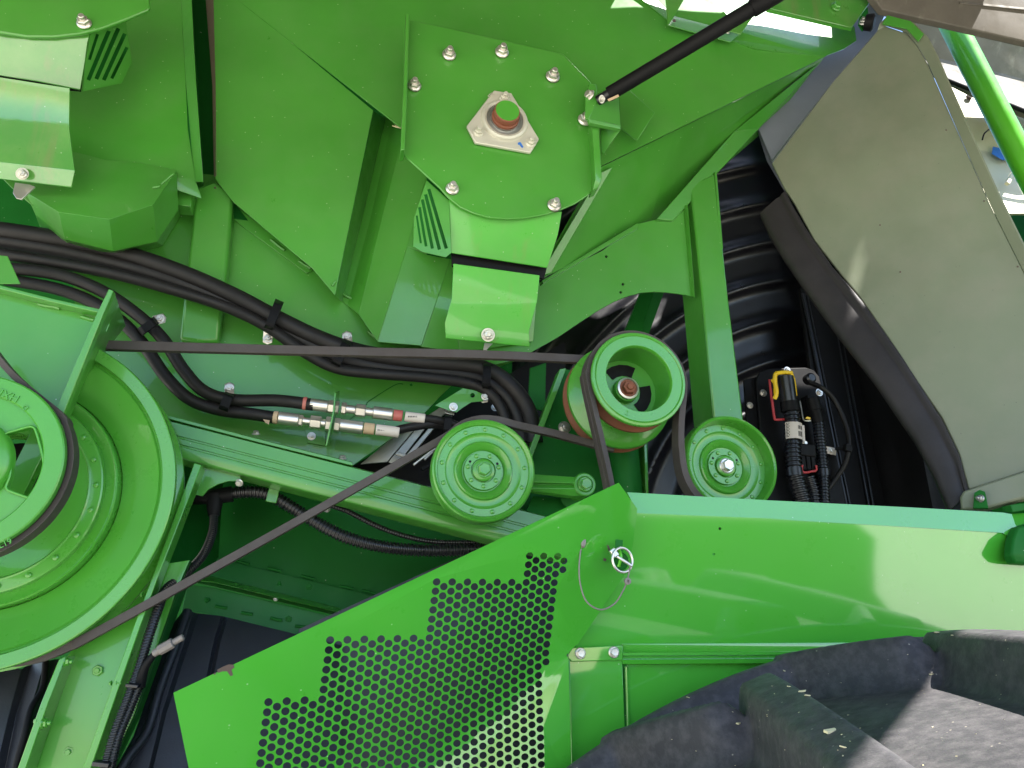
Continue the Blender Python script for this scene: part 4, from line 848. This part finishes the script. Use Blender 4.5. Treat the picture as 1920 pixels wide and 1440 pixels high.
for o, a in ((h4, (773, 781)), (h5, (716, 806))):
    for i in range(6): sheet('print_line', [(a[0]-8+i*3, a[1]-1.5, 2.2195), (a[0]-6+i*3, a[1]-1.2, 2.2195), (a[0]-6+i*3, a[1]+1.6, 2.2195), (a[0]-8+i*3, a[1]+1.2, 2.2195)], 'ink', o, th=.0004, bevel=0)
sheet('peeling_tag', [(493, 786, 2.215), (506, 788, 2.21), (504, 796, 2.205), (497, 792, 2.20)], 'beige', h5, th=.001, bevel=0)
bb = thing('bulkhead_bracket', 'thin green bulkhead bracket the two silver couplings pass through', 'bracket', (600, 830, 2.36))
sheet('base', [(571, 800, 2.36), (578, 790, 2.36), (612, 796, 2.36), (610, 836, 2.36), (576, 830, 2.36)], parent=bb, th=.006)
gridsheet('wall', [[(627, 736, 2.18), (634, 733, 2.34)], [(624, 770, 2.18), (631, 768, 2.345)], [(610, 836, 2.19), (612, 834, 2.36)]], parent=bb, th=.004, d=Vector((.005, 0, 0)))
pbolt(bb, 584, 818, 2.357, 7, 'washer')
def clamp(label, a, b, wpx, nut, Y, flip=0):
    t = thing('hose_clamp', label, 'hose clamp', (*nut, Y+.06), 'hose clamps')
    A, B = Vector(a), Vector(b); rows = []; nn = Vector((-(B-A).y, (B-A).x)).normalized()*(wpx/2)
    for tt, dy in ((-.06, .10), (0, .03), (.08, .006), (.2, 0), (.5, 0), (.8, 0), (.92, .006), (1, .03), (1.06, .10)):
        q = A+(B-A)*tt; rows.append([(q.x+nn.x, q.y+nn.y, Y+dy-.035), (q.x-nn.x, q.y-nn.y, Y+dy-.035)])
    gridsheet('strap', rows, 'matteplastic', t, th=.006, bevel=.001)
    px, py = nut; d = Vector((px, py))-(B if (Vector(nut)-B).length < (Vector(nut)-A).length else A); d.normalize(); e = Vector((-d.y, d.x))*9
    q0, q1 = Vector(nut)-d*13, Vector(nut)+d*8
    sheet('tab', [(q0.x+e.x, q0.y+e.y, Y+.03), (q1.x+e.x, q1.y+e.y, Y+.045), (q1.x+d.x*4, q1.y+d.y*4, Y+.045), (q1.x-e.x, q1.y-e.y, Y+.045), (q0.x-e.x, q0.y-e.y, Y+.03)], 'zinc', t, th=.003)
    pbolt(t, px, py, Y+.04, 8, 'washer')
clamp('hose clamp left of centre with its nut below the three hoses', (523, 566), (503, 616), 17, (502, 634), 2.235)
clamp('hose clamp hidden behind the long belt with its nut above', (652, 640), (628, 684), 18, (651, 632), 2.235)
clamp('hose clamp below the right guard with its nut below', (914, 682), (912, 728), 15, (908, 744), 2.235)
clamp('hose clamp on the two lower hoses with its nut on top, left of the couplings', (430, 738), (418, 768), 18, (430, 728), 2.22)
clamp('hose clamp on the two lower hoses near the left bracket', (292, 600), (262, 622), 16, (300, 598), 2.22)
clamp('hose clamp at the small notched tab above the left idler', (842, 778), (838, 812), 14, (846, 764), 2.235)
nb_ = thing('notched_tab', 'small pointed green tab with one hole above the left idler', 'tab', (880, 760, 2.25))
holed('plate', [(816, 760), (868, 728), (890, 732), (904, 734), (906, 752), (884, 754), (868, 764), (856, 773), (838, 768)], [circ(886, 741, 4.5, 12)], 2.25, parent=nb_, th=.005)
pbolt(nb_, 850, 763, 2.248, 7, 'washer'); pbolt(nb_, 909, 744, 2.248, 6, 'washer')

# dark opening with the bare metal inside
mc = thing('inner_mechanism', 'bare steel bars seen in the dark opening left of the left idler', 'mechanism', (770, 850, 2.5))
sheet('steel_plate', [(676, 870, 2.50), (745, 812, 2.50), (790, 790, 2.50), (726, 866, 2.50)], 'steel', mc, th=.01)
sheet('steel_plate', [(728, 866, 2.51), (790, 792, 2.51), (800, 800, 2.51), (744, 872, 2.51)], 'steel', mc, th=.01)
for a, b, wd, m in (((760, 862), (820, 790), .016, 'steel'), ((775, 872), (830, 830), .008, 'zinc'), ((742, 850), (770, 858), .012, 'steel'), ((790, 880), (850, 850), .014, 'matteplastic'), ((806, 786), (840, 764), .03, 'steel'), ((808, 876), (822, 870), .022, 'zinc'), ((795, 862), (812, 846), .01, 'steel')): bar('bar', (*a, 2.47), (*b, 2.47), wd, .012, m, mc)
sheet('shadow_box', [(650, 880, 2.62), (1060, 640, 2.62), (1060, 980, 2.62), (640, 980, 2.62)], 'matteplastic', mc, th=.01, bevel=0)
pbolt(mc, 928, 764, 2.5, 6, 'washer', 'steel'); pbolt(mc, 942, 770, 2.5, 5, 'stud', 'steel'); pbolt(mc, 1058, 802, 2.2, 10, 'washer')

# ================================================================== corrugated conduits bottom left
q = conduit('thick ribbed conduit sagging under the diagonal rail', [(428, 926), (470, 922), (505, 928), (545, 950), (590, 978), (640, 1004), (700, 1022), (760, 1030), (830, 1032), (930, 1028)], 13, 2.24)
tube('tape_wrap', [(352, 934, 2.27), (390, 932, 2.24), (410, 930, 2.24), (436, 926, 2.24)], R(400, 930, 2.24, 19), 'matteplastic', q, 16, taper=(.7, .85))
tube('tape_wrap', [(403, 930, 2.24), (402, 950, 2.235), (401, 968, 2.235)], R(400, 930, 2.24, 19), 'matteplastic', q, 16, taper=(1.0, .55))
bar('strap', (516, 912, 2.215), (508, 942, 2.215), R(512, 930, 2.2, 21), .004, 'green', q)
conduit('thin ribbed conduit above the sagging thick one', [(612, 946), (650, 958), (710, 988), (770, 1008), (830, 1017), (930, 1016)], 5.5, 2.26)
conduit('ribbed conduit curving down from the taped joint and along the leaning upright', [(401, 965, 2.23), (398, 1000, 2.2), (380, 1042, 2.15), (345, 1078, 2.1), (312, 1105, 2.05), (297, 1140, 2.02), (280, 1190, 2.0), (262, 1250, 1.99), (240, 1310, 1.98), (214, 1380, 1.97), (192, 1460, 1.96)], 9, 2.1)
q = conduit('short ribbed conduit beside the leaning upright, ending in a taped grey plug', [(263, 1285, 1.985), (244, 1330, 1.98), (222, 1385, 1.97), (204, 1460, 1.96)], 9, 1.98)
tube('tape_wrap', [(262, 1288, 1.985), (268, 1262, 1.98), (276, 1244, 1.975), (290, 1226, 1.97)], R(270, 1260, 1.98, 11), 'matteplastic', q, 14, taper=(1.0, .6))
stack('plug', (287, 1226, 1.968), (344, 1194, 1.96), [('plug_boot', 0, .2, R(300, 1220, 1.97, 7.5), 'greyconn', 16), ('plug_body', .18, .66, R(300, 1220, 1.97, 10.5), 'greyconn', 8), ('plug_tip', .64, 1.0, R(300, 1220, 1.97, 6.5), 'greyconn', 16)], q)
bar('cable_tie', (238, 1284, 1.965), (262, 1287, 1.965), .008, .03, 'plastic', q); bar('cable_tie', (176, 1430, 1.95), (208, 1434, 1.95), .010, .03, 'plastic', q)
pbolt(body, 449, 905, 2.13, 8, 'cap', 'zinc', Vector((-.4, -.8, -.6))); pbolt(body, 613, 954, 2.2, 7, 'cap', 'zinc', Vector((-.2, -.6, -1)))
for px, py in ((480, 814), (642, 860)): pbolt(body, px, py, 2.2, 8, 'cap', 'zinc', Vector((0, -.5, 1)))

# ================================================================== black rubber aprons bottom left
ra_ = thing('rubber_apron', 'black pleated rubber apron under the lower flange, left of the perforated guard', 'apron', (350, 1400, 2.1), 'black rubber aprons')
gridsheet('apron', [[(322, 1172, 2.30), (346, 1142, 2.30), (362, 1148, 2.30), (372, 1150, 2.33), (415, 1155, 2.33), (421, 1156, 2.345), (428, 1158, 2.33), (640, 1210, 2.33)],
    [(300, 1240, 2.24), (336, 1185, 2.25), (350, 1190, 2.25), (360, 1192, 2.28), (402, 1196, 2.28), (408, 1198, 2.295), (414, 1200, 2.28), (640, 1260, 2.28)],
    [(250, 1380, 2.16), (290, 1330, 2.18), (304, 1335, 2.18), (312, 1338, 2.205), (370, 1350, 2.21), (376, 1352, 2.225), (382, 1354, 2.21), (640, 1400, 2.21)],
    [(200, 1470, 2.10), (258, 1470, 2.12), (272, 1470, 2.12), (280, 1470, 2.14), (345, 1470, 2.15), (351, 1470, 2.165), (357, 1470, 2.15), (640, 1480, 2.15)]], 'liner', ra_, th=.006, bevel=.002, smooth=40)
tube('apron_bead', [(352, 1145, 2.29), (330, 1210, 2.24), (300, 1290, 2.19), (276, 1370, 2.15), (240, 1420, 2.11), (212, 1470, 2.08)], .012, 'liner', ra_, 12)
sheet('shade_backing', [(560, 1180, 2.36), (1090, 940, 2.36), (1090, 1500, 2.30), (560, 1500, 2.30)], 'liner', ra_, th=.01, bevel=0)  # black sheet added so the guard holes look dark
lb_ = thing('rubber_apron', 'black folded rubber apron in the bottom left corner below the big sheave', 'apron', (30, 1400, 2.1), 'black rubber aprons')
gridsheet('apron', [[(-60, 1240, 2.22), (40, 1255, 2.22), (60, 1240, 2.24), (84, 1240, 2.20), (104, 1236, 2.22), (130, 1236, 2.22)], [(-60, 1330, 2.18), (14, 1350, 2.18), (30, 1345, 2.20), (54, 1340, 2.15), (70, 1338, 2.18), (90, 1336, 2.2)], [(-60, 1470, 2.14), (-14, 1470, 2.14), (4, 1470, 2.16), (24, 1470, 2.11), (44, 1470, 2.14), (60, 1470, 2.16)]], 'liner', lb_, th=.006, bevel=.002, smooth=40)
tube('cable', [(86, 1240, 2.17), (80, 1290, 2.15), (58, 1330, 2.12), (46, 1380, 2.10), (30, 1440, 2.09), (26, 1480, 2.08)], .008, 'matteplastic', lb_, 10)

# ================================================================== lower shield, perforated guard, trim
MY = 1.74
SP = plane3((1190, 962, 1.705), (1880, 998, 1.705), (1300, 1225, 1.742))
def sY(px, py): return PP(px, py, SP).y
ls = thing('side_shield', 'long smooth glossy green side shield below the pulleys, above the tyre', 'shield', (1500, 1150, MY))
def lip(x): return 925+(x-1185)*.0505
holed('face', [(1080, 1212), (1090, 1100), (1190, 962), (1440, 972), (1700, 987), (1880, 998), (1900, 1012), (1907, 1040), (2060, 1040), (2060, 1240), (1080, 1240)], [circ(1350, 991, 2.8, 10), circ(1338, 1039, 2.6, 10)], sY, 'shieldgreen', ls, th=.004)
gridsheet('top_lip', [[(x, y, sY(x, 970)+dy) for x, y in row] for row, dy in (([(1176, 923), (1440, 938), (1700, 951), (1880, 961), (1897, 964)], .012), ([(1190, 950), (1440, 963), (1700, 977), (1884, 987), (1906, 990)], .004), ([(1190, 958), (1440, 970), (1700, 985), (1884, 995), (1904, 1002)], .0015), ([(1190, 963), (1440, 973), (1700, 988), (1880, 999), (1899, 1012)], .0005))], 'shieldgreen', ls, th=.004, bevel=0, smooth=70)
gridsheet('end_cap', [[(1897, 963, 1.73), (1960, 960, 1.78)], [(1905, 990, 1.715), (1970, 985, 1.75)], [(1902, 1015, 1.71), (1960, 1010, 1.75)]], 'shieldgreen', ls, th=.004, smooth=60)
hd = thing('shield_handle', 'dark moulded latch handle at the right end of the shield', 'handle', (1915, 1030, 1.72))
gridsheet('grip', [[(1908, 988, 1.68), (1950, 975, 1.70)], [(1900, 1012, 1.665), (1950, 1010, 1.68)], [(1897, 1040, 1.66), (1950, 1045, 1.67)], [(1903, 1056, 1.67), (1950, 1060, 1.68)]], 'shadegreen', hd, th=.03, bevel=.006)
bar('latch', (1888, 955, 1.72), (1935, 948, 1.73), .02, .03, 'shadegreen', hd)
tr = thing('shield_trim', 'ribbed green trim rail and panel under the shield, partly behind the tyre', 'trim', (1300, 1300, 1.73))
rows = []
for y, Y in ((1208, 1.735), (1222, 1.728), (1224, 1.722), (1229, 1.722), (1231, 1.732), (1235, 1.732), (1237, 1.722), (1245, 1.725), (1247, 1.745)):
    rows.append([(1168, y, Y), (1500, y-2, Y), (2060, y-6, Y)])
gridsheet('rail', rows, 'shieldgreen', tr, th=.004, bevel=0, smooth=50)
sheet('lower_panel', [(1176, 1246, 1.745), (2060, 1240, 1.745), (2060, 1480, 1.745), (1184, 1480, 1.745)], 'shieldgreen', tr, th=.004)
tube('panel_edge', [(1174, 1250, 1.742), (1178, 1360, 1.74), (1183, 1480, 1.74)], .004, 'shieldgreen', tr, 8)
pbolt(tr, 1215, 1218, 1.734, 1.8, 'rivet', 'gunk')
sb = thing('strap_plate', 'flat green strap plate held by two bright bolts below the shield', 'plate', (1118, 1420, 1.72))
sheet('top_tab', [(1065, 1226, 1.722), (1073, 1214, 1.722), (1168, 1210, 1.722), (1168, 1238, 1.722), (1072, 1241, 1.722), (1065, 1234, 1.722)], 'shieldgreen', sb, th=.004, bevel=.002)
sheet('panel', [(1067, 1236, 1.728), (1167, 1236, 1.728), (1176, 1480, 1.728), (1073, 1480, 1.728)], 'shieldgreen', sb, th=.004, bevel=.002)
for px, py in ((1088, 1225), (1151, 1223)): pbolt(sb, px, py, 1.721, 10, 'cap')

# perforated guard: a folded sheet with real round holes
def fold1(px): return 1210+(1040-px)*.845      # lower right bend
GP = plane3((1160, 905, 1.55), (325, 1299, 1.535), (1060, 1230, 1.70))
def gY(px, py):
    Y = PP(px, py, GP).y
    d = py-fold1(px)
    if d > 0: Y -= .00068*d*d/(d+45)
    e = px-(1150-(py-905)*.2)
    if e > 0: Y += e*.0006
    return Y
def hom(cors):
    import numpy as np
    A = []
    for (a, b), (x, y) in cors:
        A.append([a, b, 1, 0, 0, 0, -x*a, -x*b, -x]); A.append([0, 0, 0, a, b, 1, -y*a, -y*b, -y])
    h = np.linalg.svd(np.array(A, float))[2][-1].reshape(3, 3)
    return lambda a, b: ((h[0, 0]*a+h[0, 1]*b+h[0, 2])/(h[2, 0]*a+h[2, 1]*b+h[2, 2]), (h[1, 0]*a+h[1, 1]*b+h[1, 2])/(h[2, 0]*a+h[2, 1]*b+h[2, 2]))
H = hom([((0, 0), (503.7, 1317.5)), ((0, 6), (489.3, 1433)), ((6, 0), (603.7, 1309.5)), ((6, -6), (618.7, 1200)), ((16, -6), (773.3, 1194.5)), ((18, -12), (819.5, 1091.7)), ((26, -12), (931.3, 1090.5)), ((30, -15), (994.5, 1043.7)), ((34, -15), (1046, 1044))])
holes = []; out_poly = [(325, 1299), (1160, 905), (1195, 954), (1186, 1026), (1170, 1080), (1086, 1204), (1062, 1228), (1066, 1236), (1073, 1480), (362, 1480)]
for ci in range(0, 37):
    top = 0 if ci < 6 else -6 if ci < 18 else -12 if ci < 30 else -15
    for ri in range(-16, 16):
        r_ = ri+(.5 if ci % 2 else 0)
        if r_ < top: continue
        x, y = H(ci, r_)
        d = y-fold1(x)
        if d > 0: x += d*.175
        lim = 1060-(y-1045)*.17 if y < 1255 else 1024+(y-1255)*.02
        if x > lim or y > 1462 or x < 400: continue
        pitch = H(ci, r_+.5)[1]-H(ci, r_-.5)[1]
        holes.append(circ(x, y, pitch*.425, 14, pitch*.39, .2, rad(-35)))
hx = [(fx, fold1(fx)) for fx in (720+40*i for i in range(9))]
pg = thing('perforated_guard', 'bright green guard sheet pierced by a stepped field of round holes', 'guard', (600, 1480, 1.6))
guard_sheet = holed('sheet', out_poly, holes, gY, 'shieldgreen', pg, th=.0025)
def smear(pts): sheet('mud_smear', [(x, y, gY(x, y)-.0006) for x, y in pts], 'gunk', pg, th=.0004, bevel=0)
for pts in ([(407, 1256), (418, 1250), (428, 1246), (437, 1246), (440, 1251), (434, 1256), (437, 1266), (432, 1268), (426, 1259), (416, 1259), (409, 1262)], [(1138, 1021), (1142, 1024), (1146, 1034), (1149, 1041), (1144, 1038), (1140, 1031)], [(1132, 1046), (1138, 1048), (1136, 1052), (1131, 1051)], [(1144, 1050), (1148, 1049), (1149, 1053), (1145, 1054)], [(400, 1263), (404, 1261), (405, 1264), (402, 1266)]): smear(pts)
# pull pin, ring, plug and lanyard
ly = thing('pin_lanyard', 'thin dark lanyard with an oval plug hanging in a loop to the ring pin', 'lanyard', (1130, 1143, 1.66))
o = gY(1100, 1050)
bm0 = lathe('oval_plug', P(1091, 1017, o-.004), [(.001, -.004), (.007, -.002), (.009, .006), (.007, .012), (.001, .014)], 'greyconn', ly, 20)
bm0.scale = (.85, 1, 1.5)
tube('cable', [(1090, 1022, o-.006), (1086, 1060, o-.008), (1088, 1095, o-.006), (1100, 1128, o-.006), (1126, 1143, o-.006), (1152, 1132, o-.008), (1168, 1108, o-.012), (1176, 1088, o-.016), (1182, 1062, o-.02)], .0018, 'greyconn', ly, 8)
lathe('crimp', P(1176, 1090, o-.018), [(.002, -.002), (.0075, 0), (.0075, .005), (.003, .006), (.003, .002)], 'greyconn', ly, 16)
rg = thing('ring_pin', 'steel ring pin pulled through the slotted latch of the guard', 'ring pin', (1166, 1050, 1.66))
cc = P(1167, 1050, o-.02); vs = []; fs = []; rr = R(1167, 1050, 1.68, 20)
rp_ = [cc+(Matrix.Rotation(.25, 3, 'Z') @ Vector((math.cos(a), 0, math.sin(a))))*rr for a in [2*math.pi*i/40 for i in range(41)]]
tube('ring', rp_, .0030, 'zinc', rg, 10, per=1)
bar('slot_plate', (1161, 1012, o-.0015), (1160, 1040, o-.0015), R(1160, 1030, 1.7, 13), .003, 'shadegreen', rg, .001)
lathe('latch_cup', P(1162, 1052, o-.001), [(R(1160, 1050, 1.7, 16), 0), (R(1160, 1050, 1.7, 15), .003), (R(1160, 1050, 1.7, 12), .001), (.001, .001)], 'shadegreen', rg, 28)
bar('pin', (1146, 1036, o-.012), (1186, 1062, o-.022), .006, .006, 'zinc', rg); bar('pin_head', (1146, 1030, o-.014), (1156, 1044, o-.016), .014, .012, 'zinc', rg)
tube('latch_tongue', [(1161, 1030, o-.004), (1164, 1045, o-.014), (1160, 1062, o-.004)], .004, 'brightgreen', rg, 8)

# ================================================================== tyre
TC = Vector((1.345, 0, -.19)); PIT = 14.4
ty = thing('tractor_tyre', 'dusty black lugged tyre in the bottom right corner, half in sunlight', 'tyre', Vector((TC.x, 1.05, GZ)))
def sm(a, b, x):
    t = min(1., max(0., (x-a)/(b-a))); return t*t*(3-2*t)
def tyre_r(th, Y):   # th in degrees from the top, clockwise
    r0 = 1.676-.10*max(0., abs(Y-1.08)-.15)**2
    def lug(off, y0, y1, wt, slope, hgt):
        q = (th-off-slope*(1.5-Y))/PIT; q = (q-round(q))*PIT*math.pi/180*1.7
        a = sm(wt+.050, wt-.008, abs(q)) ; b = sm(y0-.03, y0+.04, Y)*sm(y1+.06, y1-.01, Y)
        return hgt*a*b
    h = max(lug(-3.3, .60, 1.43, .036, -11, .090), lug(3.4, 1.33, 1.70, .022, 20, .092), lug(8.0, .45, .66, .055, 0, .088), .084*sm(1.535, 1.575, Y))
    return r0+h
def tyre_p(th, Y, r): a = rad(th); return Vector((TC.x+r*math.sin(a), Y, TC.z+r*math.cos(a)))
ths = [-60+.3*i for i in range(280)]+[24+2.4*i for i in range(115)]
ys = [.50, .53, .56, .6, .65, .7]+[.72+.0105*i for i in range(83)]+[1.594, 1.598]
vs = []; fs = []
cols = len(ys)+6
for th in ths:
    row = [tyre_p(th, .62, .85), tyre_p(th, .54, 1.2), tyre_p(th, .50, 1.5)]+[tyre_p(th, Y, tyre_r(th, Y)) for Y in ys]+[tyre_p(th, 1.60, 1.5), tyre_p(th, 1.56, 1.2), tyre_p(th, 1.48, .85)]
    vs += row
nth = len(ths)
for i in range(nth):
    k2 = (i+1) % nth
    for j in range(cols-1): fs.append((i*cols+j, i*cols+j+1, k2*cols+j+1, k2*cols+j))
mesh('tread', vs, fs, 'tyre', ty, 0, 75)
lathe('rim', Vector((TC.x, 1.05, TC.z)), [(.86, -.45), (.86, .45), (.78, .40), (.76, .1), (.2, .05), (.2, -.3)], 'pale', ty, 64)
def tyre_hit(px, py):
    Y = .6
    while Y < 1.62:
        p = P(px, py, Y); dx, dz = p.x-TC.x, p.z-TC.z
        if math.hypot(dx, dz) < tyre_r(math.degrees(math.atan2(dx, dz)), Y): return p
        Y += .002
    return None
vs = []; fs = []
for px, py, s in [(1532, 1205, 4), (1497, 1213, 4), (1470, 1258, 4), (1504, 1297, 5), (1514, 1305, 4), (1558, 1373, 8), (1746, 1265, 4), (1757, 1187, 5), (1786, 1192, 3), (1290, 1308, 3), (1385, 1357, 5), (1480, 1288, 3), (1582, 1402, 4), (1700, 1228, 3)]+[(random.uniform(1250, 1900), random.uniform(1240, 1440), random.uniform(.8, 1.7)) for _ in range(60)]:
    p = tyre_hit(px, py)
    if p is None: continue
    L = s*.0011; a = random.uniform(0, 6); d1 = Vector((math.cos(a), math.sin(a)*.6, .1)).normalized()*L; d2 = Vector((-math.sin(a), math.cos(a), .2)).normalized()*L*.45; up = Vector((0, -.3, 1)).normalized()*L*.4
    q = len(vs); vs += [p-d1-d2, p+d1-d2, p+d1+d2, p-d1+d2]; vs += [v+up for v in vs[q:q+4]]
    fs += [(q, q+1, q+2, q+3), (q+7, q+6, q+5, q+4), (q, q+4, q+5, q+1), (q+1, q+5, q+6, q+2), (q+2, q+6, q+7, q+3), (q+3, q+7, q+4, q)]
so_ = mesh('straw_bits', vs, fs, 'straw', None, 0, 30); so_['kind'] = 'stuff'
tag(so_, 'pale chaff and seed bits lying on the dark tyre lugs', 'chaff')
